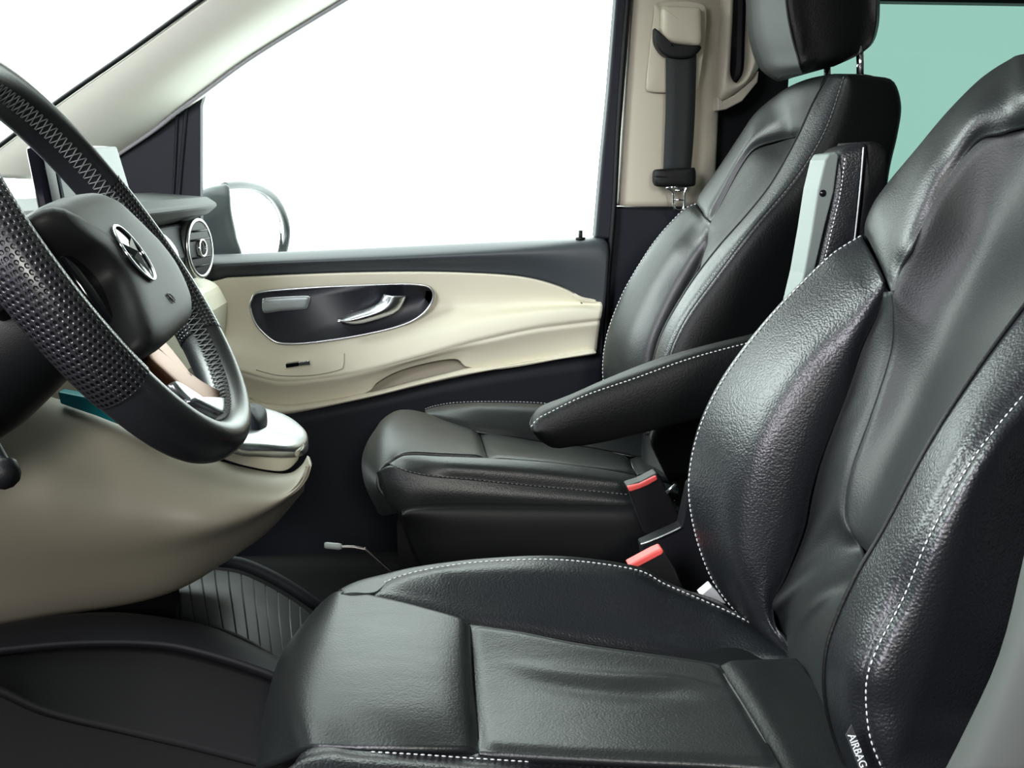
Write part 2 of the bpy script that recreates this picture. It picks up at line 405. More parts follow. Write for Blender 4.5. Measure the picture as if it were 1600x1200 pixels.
# belt rail: top face light, band dark
bt = [(250, 402), (326, 399), (431, 394), (650, 384), (820, 376), (899, 372), (938, 371), (949, 380)]
bb = [(250, 440), (326, 438), (370, 432), (519, 427), (650, 425), (737, 427), (807, 432), (851, 441), (886, 454), (908, 470), (930, 500), (935, 620)]
bl = [(250, 418), (326, 414), (431, 409), (650, 400), (820, 392), (899, 389), (940, 390), (951, 400)]
rt, rb, rm = R(bt, DY+.02), R(bb, DY-.005), R(bl, DY-.028)
panel('belt_rail', [off(rt, 0, .03, -.01), rt, rm, [a.lerp(b, .5) for a, b in zip(spl(rm, 10), spl(rb, 10))], rb, off(rb, 0, .02)], GRL, door, 90, 30, solid=.01)
obj('rail_end', slab(R([(905, 420), (951, 398), (951, 470), (947, 720), (928, 640), (934, 520), (925, 486), (908, 466)], DY), .03), GRY, door, smooth=False, bevel=.004)
# upper beige panel
u0 = [(290, 452), (345, 437), (370, 434), (519, 428), (650, 426), (737, 428), (807, 433), (851, 442), (886, 455), (908, 469), (939, 472)]
u1 = [(330, 520), (380, 505), (450, 500), (560, 490), (650, 480), (737, 478), (830, 475), (890, 474), (925, 476), (941, 477)]
u2 = [(345, 560), (372, 560), (431, 570), (484, 570), (562, 555), (650, 530), (737, 505), (825, 490), (900, 484), (941, 486)]
u3 = [(360, 580), (380, 583), (431, 596), (484, 594), (562, 583), (650, 561), (737, 537), (825, 517), (880, 509), (938, 502)]
rows = [RL(u0, DY-.02, DY-.02, DY-.03), RL(u1, DY-.01, DY+.0, DY-.005, DY-.035), RL(u2, DY-.035, DY-.055, DY-.05), RL(u3, DY-.05, DY-.075, DY-.055)]
panel('upper_panel', rows, BEI, door, 110, 50, edges='b', depth=.006, w=.006, solid=.01)
# lower beige panel with the pocket
l0 = u3
l1 = [(370, 630), (400, 636), (440, 640), (500, 632), (571, 614), (589, 598), (615, 583), (650, 571), (694, 562), (716, 562), (733, 574), (790, 570), (860, 560), (932, 548)]
rows = [RL(l0, DY-.05, DY-.075, DY-.055), [a.lerp(b, .45)+V((0, .004, 0)) for a, b in zip(spl(RL(l0, DY-.05, DY-.075, DY-.055), 14), spl(RL(l1, DY-.03, DY-.045, DY-.04), 14))], RL(l1, DY-.03, DY-.045, DY-.04)]
panel('pocket_panel', rows, BEI, door, 110, 30, edges='t', depth=.006, w=.006, solid=.012)
obj('pocket_back', slab(R([(560, 625), (589, 590), (640, 565), (720, 555), (740, 580), (650, 612)], DY+.005), .01), BEIS, door, smooth=False)
t0 = [(330, 560), (360, 600), (390, 625), (431, 634), (475, 632), (571, 616), (650, 596), (700, 584), (731, 577), (800, 569), (930, 546)]
t1 = [(330, 600), (360, 640), (400, 648), (431, 649), (475, 643), (571, 623), (650, 604), (737, 585), (825, 569), (880, 561), (930, 554)]
c0, c1 = R(t0, DY-.055), R(t1, DY-.05)
panel('pocket_lip', [off(c0, 0, .02, 0), c0, [a.lerp(b, .5)+V((0, -.012, 0)) for a, b in zip(spl(c0, 12), spl(c1, 12))], c1, off(c1, 0, .03)], BEI, door, 110, 24, solid=.006)
# lower dark panel
k0 = R([(330, 640), (431, 650), (475, 644), (571, 624), (650, 605), (737, 586), (825, 570), (930, 555), (945, 553)], DY-.02)
k1 = R([(330, 900), (431, 900), (475, 900), (571, 900), (650, 900), (737, 900), (825, 900), (900, 900), (925, 900)], DY+.0)
panel('lower_panel', [k0, k1], GRY, door, 60, 16, solid=.01)
# recess with lock switch and handle
RY = DY-.030
ro = [(391, 480), (394, 467), (402, 458), (440, 453), (520, 448), (620, 444), (655, 445), (671, 449), (677, 459), (674, 474), (660, 491), (636, 505), (600, 516), (540, 528), (480, 536), (446, 537), (430, 534), (416, 524), (400, 506)]
o3 = spl(R(ro, RY), 140, True)
rec = obj('handle_recess', dome(o3, V((0, 1, 0)), .010, 0.0, prof=((1, 0), (.99, .5), (.97, 1), (.5, 1))), mat('dark_recess_plastic', (0.012, 0.013, 0.020), .45), door)
obj('recess_rim', ring(o3, .0030), SIL, door, label='thin silver rim around the dark recess')
lk = spl(R([(411, 470), (416, 466), (450, 464), (480, 463), (484, 467), (481, 477), (476, 482), (440, 485), (416, 488), (411, 484)], RY-.004), 60, True)
obj('switch_plate', dome(lk, V((0, -1, 0)), .006, .012), mat('brushed_grey', (.36, .40, .42), .4, metal=.5), door, label='small brushed grey switch plate')
obj('switch_rim', ring(lk, .0016), SIL, door)
hu = R([(527, 498), (551, 490), (576, 482), (592, 473), (598, 464), (600, 460)], RY-.02); hl = R([(529, 501), (544, 506), (562, 506), (596, 497), (622, 485), (634, 463)], RY-.02)
hm = [a.lerp(b, .45)+V((0, -.018, 0)) for a, b in zip(spl(hu, 8), spl(hl, 8))]
panel('door_handle', [off(hu, 0, .015), hu, hm, hl, off(hl, 0, .02, .0)], SIL, door, 50, 26, solid=.004, label='curved silver pull handle')
sw = R([(448, 569), (484, 563), (485, 570), (449, 574)], DY-.07)
obj('window_switch', slab(sw, .02), CHR, door, bevel=.0012, smooth=False, label='small chrome window switch')
obj('switch_base', slab(R([(446, 569), (466, 566), (467, 572), (447, 575)], DY-.074), .018), GLO, door, bevel=.0012, smooth=False)
e = R([(400, 578), (440, 587), (490, 586), (530, 578), (537, 570), (538, 552)], DY-.070)
obj('panel_seam', tube(off(e, 0, .001), .0012, 6), BEIS, door)
lp = P(907, 372, DY+.0)
obj('lock_pin', tube([lp+V((0, 0, -.01)), lp+V((0, 0, .018)), lp+V((0, 0, .019))], lambda t: .0055 if t < .8 else .004, 10, smooth=False), BLK, door)
obj('lock_pin_collar', tube([lp+V((0, 0, -.004)), lp+V((0, 0, .002))], .012, 14, smooth=False), BLK, door)
#=SECTION= door mirror outside
MY = 2.56
hs = spl(R([(305, 405), (306, 310), (318, 296), (345, 289), (358, 291), (362, 330), (370, 370), (374, 405)], MY), 60, True)
mo = obj('door_mirror', dome(hs, V((0.3, -1, 0)), .02, .12), mat('mirror_housing_plastic', (.05, .06, .062), .5), door, label='dark exterior mirror seen through the window')
fr = [P(x, y, MY+.012+max(0, x-356)/88*.34) for x, y in [(350, 291), (378, 289), (405, 294), (427, 308), (441, 330), (448, 355), (447, 378), (441, 405)]]
obj('mirror_rim', tube(fr, .0105, 10), mat('mirror_rim_plastic', (.05, .06, .062), .4), mo)
MQ = lambda pts, e=0: [P(x, y, MY+.02+e+max(0, x-356)/88*.34) for x, y in pts]
mg = spl(MQ([(357, 292), (400, 297), (423, 313), (435, 335), (440, 360), (436, 405), (372, 405), (364, 350)]), 60, True)
obj('mirror_glass', slab(mg, .004, V((-.9, .4, 0))), MIRR, mo, smooth=False)
#=SECTION= seat belt and grab handle
sb = thing('seat_belt', 'black passenger seat belt hanging down the beige door pillar', 'seat belt', P(1058, 320, 2.30))
wb = R([(1064, 78), (1062, 180), (1059, 268)], 2.325)
g = grid([R([(1040, 78), (1040, 160), (1038, 220), (1036, 268)], 2.325), R([(1088, 78), (1086, 160), (1083, 220), (1079, 268)], 2.325)], 20, 4)
bm = gm(g, flip=True); obj('webbing', bm, WEB, sb, solid=.003)
cup = spl(R([(1023, 44), (1029, 55), (1045, 66), (1070, 71), (1091, 71), (1096, 74), (1091, 82), (1080, 90), (1060, 92), (1040, 88), (1028, 76), (1023, 62)], 2.315), 70, True)
obj('belt_guide', dome(cup, V((0, -1, 0)), .006, .02), BLK, sb)
cv = spl(R([(1034, 14), (1042, 10), (1085, 12), (1094, 16), (1095, 40), (1094, 70), (1075, 71), (1050, 67), (1036, 58), (1032, 48), (1034, 34)], 2.318), 80, True)
obj('guide_cover', dome(cv, V((0, -1, .1)), .016, .02), BEIS, sb, label='beige cover over the upper belt guide')
st = spl(R([(1021, 276), (1023, 266), (1034, 264), (1078, 262), (1086, 264), (1087, 284), (1083, 291), (1060, 292), (1030, 292), (1022, 287)], 2.30), 60, True)
obj('belt_stop', dome(st, V((0, -1, 0)), .012, .012), BLK, sb)
bm = bmesh.new(); N8 = 40
to = spl(R([(1041, 293), (1051, 300), (1052, 318), (1054, 326), (1060, 329), (1067, 327), (1069, 318), (1070, 300), (1073, 292)], 2.295), 50)
bm = tube(to, .0028, 8, smooth=False); tube(R([(1052, 312), (1069, 312)], 2.295), .0022, 8, bm=bm, smooth=False); tube(R([(1055, 298), (1068, 297)], 2.295), .0035, 8, bm=bm, smooth=False)
tube(R([(1041, 293), (1073, 292)], 2.295), .0028, 8, bm=bm, smooth=False)
obj('belt_tongue', bm, CHR, sb, label='silver belt tongue with a slot')
gh = thing('grab_handle', 'beige grab handle beside the seat belt, partly behind the passenger headrest', 'handle', P(1150, 170, 2.36))
g0 = [(1131, -60), (1129, 20), (1124, 90), (1122, 150), (1126, 158), (1150, 146), (1172, 128), (1187, 100), (1190, 60), (1190, 0), (1190, -60)]
g1 = [(1148, -60), (1145, 20), (1143, 60), (1141, 110), (1145, 126), (1153, 130), (1163, 122), (1170, 105), (1172, 60), (1174, 0), (1175, -60)]
r0, r1 = R(g0, 2.37), R(g1, 2.36)
panel('handle_loop', [off(r0, 0, .04), r0, [a.lerp(b, .5)+V((0, -.016, 0)) for a, b in zip(spl(r0, 12), spl(r1, 12))], r1, off(r1, 0, .04)], BEIS, gh, 70, 26, solid=.004)
obj('handle_foot', slab(R([(1121, 150), (1130, 158), (1150, 147), (1180, 122), (1186, 110), (1184, 128), (1160, 158), (1135, 171), (1121, 173)], 2.36), .04), BEIS, gh, bevel=.004, smooth=False)
obj('recess', slab(R([(1139, -60), (1139, 138), (1178, 138), (1180, -60)], 2.41), .02), GLO, gh, smooth=False)
#=SECTION= dashboard
dash = thing('dashboard', 'dark dashboard with beige lower half stretching to the passenger door', 'dashboard', (-.75, 1.4, .45))
def extr(name, prof, y0, y1, m, parent, bevel=.01, **kw):
    pts = [V((x, y0, z)) for x, z in prof]
    return obj(name, slab(pts, y1-y0, V((0, 1, 0))), m, parent, smooth=False, bevel=bevel, **kw)
extr('top_cover', [(-1.3, .80), (-.9, .875), (-.62, .892), (-.50, .882), (-.475, .865), (-.50, .845), (-.62, .80), (-1.3, .72)], .50, 2.30, mat('grey_dash_skin', (.016, .020, .019), .62, grain=900, gs=.15), dash)
extr('fascia', [(-.62, .80), (-.53, .83), (-.515, .76), (-.53, .70), (-.8, .68)], .50, 2.30, GRY, dash)
extr('lower_fascia', [(-.53, .70), (-.49, .685), (-.47, .64), (-.48, .55), (-.55, .44), (-.9, .40), (-.9, .69)], 1.45, 2.31, BEI, dash, bevel=.02)
# air vent at the passenger end
vc = P(311, 388, 2.18); ax = V((1, -.19, .04)).normalized()
def circ(c, n, r, k=48):
    n = n.normalized(); a = V((0, 0, 1)).cross(n).normalized(); b = n.cross(a)
    return [c+a*cos(2*pi*i/k)*r+b*sin(2*pi*i/k)*r for i in range(k)]
bm = tube([vc-ax*.16, vc-ax*.02, vc], lambda t: .058+.006*t, 40, smooth=False)
av = obj('air_vent', bm, mat('vent_body_plastic', (.10, .115, .105), .4), dash)
obj('vent_ring', ring(circ(vc+ax*.001, ax, .062), .005), SIL, av)
obj('vent_disc', slab(circ(vc+ax*.004, ax, .057), .006, -ax), BLK, av, smooth=False)
obj('vent_knob_ring', ring([vc+ax*.008+(p-vc)*1.0 for p in circ(vc, ax, .018)], .003), CHR, av)
bm = bmesh.new()
for k in range(-2, 3):
    if k == 0: continue
    c = vc+ax*.005+V((0, 0, .019*k)); a = V((0, 0, 1)).cross(ax).normalized(); h = .05*math.sqrt(max(0, 1-(.019*k/.055)**2))
    tube([c-a*h, c+a*h], .0022, 6, bm=bm, smooth=False)
obj('vent_slats', bm, BLK, av)
# display
d0, d1, d2, d3 = P(60, 226, 1.20), P(180, 227, 1.42), P(216, 345, 1.42), P(84, 345, 1.20)
scn = (d1-d0).cross(d3-d0).normalized(); scn = scn if scn.dot(C0-d0) > 0 else -scn
dsp = thing('display_screen', 'pale glossy display screen standing on the dashboard behind the steering wheel', 'screen', (d2+d3)/2)
obj('screen_body', slab([d0, d1, d2, d3], .018, -scn), GLO, dsp, smooth=False, bevel=.006)
cc = (d0+d1+d2+d3)/4
def ins(p, kx, ky): return cc+(p-cc)*kx
s0, s1, s2, s3 = d0.lerp(d1, .13), d0.lerp(d1, .985), d3.lerp(d2, .985), d3.lerp(d2, .13)
obj('screen_glass', slab([s0+scn*.003+(s3-s0)*.03, s1+scn*.003+(s2-s1)*.02, s2+scn*.003, s3+scn*.003], .004, -scn), SCR, dsp, smooth=False, bevel=.002)
#=SECTION= centre console
con = thing('centre_console', 'large rounded beige centre console below the steering wheel', 'console', PZ(250, 930, .1))
q0 = [(-90, 590), (0, 603), (94, 627), (150, 646), (225, 677), (331, 717), (400, 735), (448, 740), (470, 728), (480, 712)]
q1 = [(-90, 660), (0, 680), (94, 700), (180, 722), (270, 745), (350, 765), (420, 775), (455, 765), (475, 745), (483, 722)]
q2 = [(-90, 780), (0, 800), (100, 815), (200, 820), (290, 820), (350, 815), (400, 803), (440, 785), (468, 760), (481, 735)]
q3 = [(-90, 900), (0, 900), (80, 893), (170, 885), (250, 870), (310, 855), (365, 835), (415, 808), (455, 780), (477, 750)]
q4 = [(-90, 990), (0, 974), (100, 957), (180, 945), (250, 929), (300, 909), (345, 882), (385, 856), (425, 825), (474, 768)]
rows = [away(RL(q0, 1.20, 1.22, 1.36), .12, 0, -.01), RL(q0, 1.18, 1.20, 1.33), RL(q1, 1.13, 1.15, 1.27), RL(q2, 1.10, 1.12, 1.26), RL(q3, 1.13, 1.15, 1.30), RL(q4, 1.20, 1.22, 1.38), away(RL(q4, 1.20, 1.22, 1.38), .12, -.01, -.0)]
panel('console_body', rows, BEID, con, 90, 60, solid=.004)
tp = [(-60, 596), (94, 622), (150, 641), (225, 672), (331, 712), (350, 700), (300, 660), (200, 610), (60, 590)]
obj('teal_strip', slab(R([(90, 612), (130, 620), (180, 637), (222, 656), (250, 678), (226, 680), (150, 650), (94, 631)], 1.165), .02), TEAL, con, smooth=False, bevel=.002, label='teal strip along the top edge')
# beige cup and silver tray at the tip
zc = PZ(425, 690, .60)
cupo = [(335, 705), (400, 730), (448, 735), (467, 722), (470, 700)]
ca, cb = RL([(330, 690), (380, 700), (430, 706), (465, 703), (472, 694)], 1.22, 1.36), RL([(335, 712), (385, 728), (440, 736), (463, 722), (469, 706)], 1.22, 1.36)
panel('tray_base', [away(ca, .05), ca, cb], BEI, con, 50, 20, solid=.004)
so = spl(R([(345, 684, 1.22), (376, 698, 1.23), (405, 700, 1.25), (440, 702, 1.28), (466, 701, 1.33), (480, 692, 1.40), (478, 676, 1.46), (455, 657, 1.52), (425, 645, 1.55), (390, 638, 1.57), (350, 634, 1.56), (330, 650, 1.42)]), 90, True)
zz = sum(p.z for p in so)/len(so); so = [V((p.x, p.y, p.z)) for p in so]
tray = obj('tray_cover', dome(so, V((0, 0, 1)), .010, .012), SIL, con, label='satin silver tray cover at the console tip')
kb = spl(R([(388, 650, 1.34), (404, 668, 1.33), (416, 660, 1.38), (416, 648, 1.45), (400, 641, 1.48), (388, 642, 1.46)]), 40, True)
obj('tray_latch', dome(kb, V((0, 0, 1)), .014, .02), GRY, con)
# floor tunnel below the console
tun = thing('floor_tunnel', 'dark plastic floor tunnel side with curved ledges below the beige console', 'floor cover', PZ(150, 1150, .05))
m0 = [(-80, 1000), (0, 990), (80, 976), (180, 970), (280, 982), (340, 998), (420, 1036), (480, 1070)]
m1 = [(-80, 1035), (0, 1024), (120, 1013), (240, 1014), (320, 1029), (416, 1060), (480, 1090)]
m2 = [(-80, 1045), (0, 1074), (80, 1114), (200, 1146), (300, 1170), (420, 1200), (500, 1215)]
m3 = [(-80, 1300), (0, 1300), (80, 1320), (200, 1330), (300, 1330), (420, 1330), (500, 1330)]
TUN = mat('tunnel_plastic', (.007, .0075, .010), .6, spec=.3)
panel('upper_ledge', [away(R(m0, 1.14), .03, 0, -.06), R(m0, 1.14), R(m1, 1.09)], TUN, tun, 60, 16, solid=.01)
panel('dark_filler', [R([(x, y-75) for x, y in m0[:5]], 1.32), R([(x, y-20) for x, y in m0[:5]], 1.24), R([(x, y+12) for x, y in m0[:5]], 1.20)], BLK, tun, 30, 10, solid=.005)  # added black filler sheet that darkens the gap under the console
panel('middle_panel', [R(m1, 1.10), R(m2, 1.03)], mat('tunnel_plastic_dark', (.004, .0045, .005), .7, spec=.25), tun, 60, 16, solid=.01)
panel('lower_panel', [R(m2, 1.05), R(m3, 1.0)], DARK, tun, 60, 16, solid=.01)
rbm = thing('ribbed_floor_cover', 'dark grey ribbed floor cover between the console and the driver seat', 'floor cover', PZ(400, 960, .2))
e0 = [(250, 872), (290, 880), (328, 889), (376, 897), (420, 917), (460, 941), (500, 970)]
e1 = [(260, 985), (300, 982), (340, 986), (380, 1002), (428, 1031), (470, 1060), (510, 1090)]
ra, rb_ = R(e0, 1.50), R(e1, 1.24)
def ribs(g):
    N, s = normals(g); nu = len(g[0])
    for i, r in enumerate(g):
        for j in range(nu):
            ph = (j/(nu-1)*13) % 1
            if ph < .07: r[j] = r[j]-N[i][j]*.005
    return g
panel('ribbed_sheet', [ra, [a.lerp(b, .5)+V((0, -.01, .02)) for a, b in zip(spl(ra, 8), spl(rb_, 8))], rb_], mat('ribbed_grey', (.028, .032, .033), .5), rbm, 360, 12, solid=.006, fn=ribs)
obj('front_rail', tube(R([(300, 985), (340, 989), (380, 1005), (428, 1034), (470, 1064)], 1.235), .008, 8), TUN, rbm)
obj('rear_rail', tube(R([(300, 872), (344, 876), (380, 882), (420, 899), (460, 922), (500, 950)], 1.53), .011, 8), GRY, rbm)
lev = thing('seat_adjust_lever', 'thin metal lever with a pale tip in front of the passenger seat', 'lever', P(560, 880, 1.75))
obj('lever_rod', tube(R([(532, 855), (552, 855), (568, 858), (572, 859), (590, 875), (615, 897)], 1.75), .0035, 8), mat('dull_steel', (.3, .28, .28), .35, metal=1), lev)
obj('lever_tip', tube(R([(507, 852), (510, 852), (530, 854), (534, 854)], 1.75), lambda t: .0065 if .05 < t < .97 else .005, 10, smooth=False), mat('pale_tip', (.45, .5, .5), .4), lev)
#=SECTION= steering wheel
wc = V((-.2856, .8815, .8507)); th, ph_ = .5442, .0708; WR = .1888
wn = V((cos(th)*cos(ph_), cos(th)*sin(ph_), sin(th))).normalized()
wa = wn.cross(V((0, 1, 0))).normalized(); wbv = wn.cross(wa)
def PW(px, py, o=0.0):
    d = ray(px, py); t = ((wc+wn*o)-C0).dot(wn)/d.dot(wn); return C0+d*t
def wang(px, py): p = PW(px, py)-wc; return math.atan2(p.dot(wbv), p.dot(wa))
wheel = thing('steering_wheel', 'black leather steering wheel with perforated grips and round emblem', 'steering wheel', wc)
def rim(t0, t1, rr, ra_, name, m, nt=120, lab=None):
    g = []
    for i in range(nt+1):
        t = t0+(t1-t0)*i/nt; d = wa*cos(t)+wbv*sin(t); c = wc+d*WR
        row = []
        for k in range(29):
            q = 2*pi*k/28; kk = cos(q)
            row.append(c+d*(rr*kk*(1.0))+wn*(ra_*sin(q)-.003))
        g.append(row)
    bm = gm(g); bmesh.ops.remove_doubles(bm, verts=bm.verts, dist=1e-6); bmesh.ops.recalc_face_normals(bm, faces=bm.faces)
    return obj(name, bm, m, wheel, label=lab)
# joints in the leather, measured round the wheel
J = [wang(240, 575), wang(330, 520), wang(175, 300), wang(-60, 230)]
rimo = rim(0, 2*pi, .0165, .0230, 'rim', SMOO, 260)
def arc(a, b):
    while b < a: b += 2*pi
    return (a, b) if b-a < pi else (b-2*pi+2*pi, a+2*pi)
def span(p, q):
    a, b = wang(*p), wang(*q); d = (b-a+pi) % (2*pi)-pi; return a, a+d
a, b = span((195, 598), (60, 447)); a2, b2_ = span((60, 447), (-60, 250))
rim(a, b2_ if abs(b2_-b) < 2 else b, .0175, .0240, 'perforated_grip', PERF, 120, 'perforated leather grip, near side')
a, b = span((160, 290), (322, 528)); rim(a, b, .0172, .0237, 'perforated_grip', PERF, 120, 'perforated leather grip, far side')
# inner stitching round the rim, crossed threads
bm = bmesh.new(); NS = 150
for i in range(NS):
    t = 2*pi*i/NS; d = wa*cos(t)+wbv*sin(t); t2 = t+2*pi/NS*.9; d2_ = wa*cos(t2)+wbv*sin(t2); rr = .0205
    for s in (-1, 1):
        q1_, q2_ = radians(180-18*s-14), radians(180+18*s-14)
        pA = wc+d*(WR+.0180*cos(q1_))+wn*(.0245*sin(q1_)-.003); pB = wc+d2_*(WR+.0180*cos(q2_))+wn*(.0245*sin(q2_)-.003)
        tube([pA, pB], .00075, 4, bm=bm, smooth=False)
obj('rim_stitching', bm, mat('wheel_thread', (.16, .17, .17), .7), rimo)
# hub pad
po = spl([PW(x, y, .014) for x, y in [(52, 334), (69, 321), (95, 312), (128, 308), (158, 318), (186, 342), (213, 368), (233, 388), (259, 422), (277, 458), (286, 487), (284, 510), (266, 529), (240, 551), (222, 556), (207, 548), (190, 515), (177, 480), (160, 440), (133, 410), (100, 386), (70, 360)]], 140, True)
pad = obj('hub_pad', dome(po, wn, .020, .040), PADM, wheel)
# gloss trim piece on the near side of the pad
tr = spl([PW(x, y, .004) for x, y in [(66, 358), (100, 380), (133, 402), (162, 436), (178, 478), (190, 515), (206, 545), (190, 540), (165, 508), (125, 455), (95, 410)]], 90, True)
obj('spoke_trim', dome(tr, wn, .008, .02), GLO, wheel)
obj('spoke_highlight_line', tube([PW(x, y, .014) for x, y in [(76, 362), (100, 377), (133, 400), (160, 434), (174, 468)]], .0012, 6), SIL, wheel)  # modelled highlight along the gloss bezel, drawn as a silver line
# lower metal spoke
lb = spl([PW(x, y, -.004) for x, y in [(222, 530), (246, 528), (262, 550), (285, 578), (315, 600), (345, 616), (364, 630), (368, 642), (359, 652), (332, 645), (293, 620), (255, 588), (228, 560)]], 100, True)
spk = obj('lower_spoke', dome(lb, wn, .004, .012), SILW, wheel, label='satin metal lower spoke with a warm reflection in its colour')
lt = spl([PW(x, y, .001) for x, y in [(298, 624), (322, 622), (345, 623), (360, 629), (367, 640), (362, 649), (352, 652), (330, 643)]], 60, True)
obj('spoke_tip', dome(lt, wn, .004, .006), SIL, spk, label='silver spoke tip')
lt = spl([PW(x, y, -.004) for x, y in [(265, 594), (290, 606), (320, 626), (352, 652), (346, 664), (318, 648), (285, 622)]], 60, True)
obj('spoke_ridge', dome(lt, wn, .004, .006), SIL, spk)
# far spoke with buttons
fs = spl([PW(x, y, .0) for x, y in [(206, 355), (232, 364), (253, 378), (270, 402), (268, 420), (250, 420), (225, 390)]], 60, True)
fsp = obj('far_spoke', dome(fs, wn, .012, .02), GLO, wheel)
for qd in ([(231, 374), (245, 384), (240, 393), (228, 383)], [(246, 385), (258, 396), (253, 407), (242, 395)], [(219, 364), (230, 372), (227, 380), (217, 371)]):
    obj('wheel_button', slab([PW(x, y, .016) for x, y in qd], .006, -wn), PADM, fsp, smooth=False, bevel=.0012)
ns = spl([PW(x, y, -.01) for x, y in [(40, 400), (70, 380), (120, 430), (150, 480), (120, 500), (60, 450)]], 50, True)
obj('near_spoke', dome(ns, wn, .006, .02), GLO, wheel)
# emblem
ec = PW(214, 392, .0); eo = .0350
def EPn(px, py): return PW(px, py, eo)
ecn = EPn(209, 396); er = .0265
eu = (EPn(200, 362)-ecn); eu = (eu-wn*eu.dot(wn)).normalized(); ev = wn.cross(eu)
em = obj('emblem', slab([ecn+(eu*cos(t)+ev*sin(t))*er*.98 for t in [2*pi*i/48 for i in range(48)]], .012, -wn), GLO, wheel, smooth=False, label='round emblem with a three-pointed star')
obj('emblem_ring', ring([ecn+wn*.001+(eu*cos(t)+ev*sin(t))*er for t in [2*pi*i/60 for i in range(60)]], .0014), CHR, em)
bm = bmesh.new()
for k in range(3):
    t = 2*pi*k/3; tip = ecn+wn*.0015+(eu*cos(t)+ev*sin(t))*er*.97
    l = ecn+(eu*cos(t+pi/3)+ev*sin(t+pi/3))*.006; r_ = ecn+(eu*cos(t-pi/3)+ev*sin(t-pi/3))*.006; top = ecn+wn*.004
    vs = [bm.verts.new(p) for p in (tip, l, r_, top)]
    bm.faces.new([vs[0], vs[3], vs[1]]); bm.faces.new([vs[0], vs[2], vs[3]]); bm.faces.new([vs[0], vs[1], vs[2]])
bmesh.ops.recalc_face_normals(bm, faces=bm.faces); obj('emblem_star', bm, CHR, em, smooth=False)
def text_mesh(body, size, origin, xdir, ydir, m, parent, name, depth=.0004):
    cu = bpy.data.curves.new('t', 'FONT'); cu.body = body; cu.size = size; cu.extrude = depth; cu.align_x = 'CENTER'; cu.align_y = 'CENTER'
    to_ = bpy.data.objects.new('t', cu); COL.objects.link(to_); bpy.context.view_layer.update()
    me = bpy.data.meshes.new_from_object(to_.evaluated_get(bpy.context.evaluated_depsgraph_get())); bpy.data.objects.remove(to_)
    bm = bmesh.new(); bm.from_mesh(me); bpy.data.meshes.remove(me)
    z = xdir.cross(ydir).normalized(); M = Matrix((xdir.normalized(), ydir.normalized(), z)).transposed().to_4x4(); M.translation = origin
    bmesh.ops.transform(bm, matrix=M, verts=bm.verts); return obj(name, bm, m, parent, smooth=False)
x_ = (PW(278, 473)-PW(264, 462)).normalized()
bm = ring([PW(268, 465, .0345)+(x_*cos(t)*.006+wn.cross(x_)*sin(t)*.004) for t in [2*pi*i/24 for i in range(24)]], .0006)
tube([PW(266, 465, .0345)-x_*.006, PW(268, 465, .0345)+x_*.006], .0006, 4, bm=bm, smooth=False)
obj('airbag_symbol', bm, mat('faint_grey_mark', (.012, .012, .012), .4), pad)
# column behind the wheel
colm = thing('steering_column', 'black steering column shroud behind the wheel at the left edge', 'steering column', wc-wn*.2-V((0, 0, .1)))
cx = wc-wn*.03
bm = tube([cx+V((0, 0, -.01)), cx-wn*.05+V((0, 0, -.015)), cx-wn*.12+V((0, 0, -.02)), cx-wn*.20+V((0, 0, -.02)), cx-wn*.26+V((0, 0, -.02))], lambda t: .046+.020*min(1, t*2.2), 28)
obj('shroud', bm, BLK, colm)
obj('stalk', tube([P(-40, 640, .80), P(-20, 690, .76), P(4, 735, .74), P(6, 741, .74)], lambda t: .008+.004*(t > .6), 12), BLK, colm)
obj('stalk', tube([P(60, 560, .92), P(20, 500, .85), P(-10, 470, .80)], .010, 12), BLK, colm)
#=SECTION= driver seat
ds = thing('driver_seat', 'black leather driver seat in the foreground with grey stitching', 'car seat', P(800, 1190, .9)*1.0)
TOB = V((-1.2, -.2, 1.6))   # side the front of a backrest faces
# --- backrest
outer = [(1347, 367), (1318, 384), (1290, 405), (1215, 480), (1150, 560), (1110, 625), (1085, 690), (1075, 760), (1085, 830), (1110, 900), (1145, 950), (1176, 978), (1222, 1022), (1262, 1075)]
ridge = [(1368, 410), (1352, 432), (1335, 455), (1288, 522), (1235, 600), (1190, 680), (1165, 750), (1152, 820), (1150, 880), (1165, 935), (1190, 985), (1210, 1010), (1235, 1040), (1270, 1085)]
inner = [(1388, 456), (1375, 490), (1349, 546), (1330, 610), (1311, 655), (1285, 722), (1270, 775), (1259, 831), (1232, 900), (1214, 937), (1211, 965), (1219, 995), (1245, 1045), (1280, 1095)]
oY = RL(outer, 1.17, 1.17, 1.17, 1.12); iY = RL(inner, 1.05, 1.06, 1.05, 1.04, .99); rY = RL(ridge, 1.085, 1.07, 1.065, 1.045)
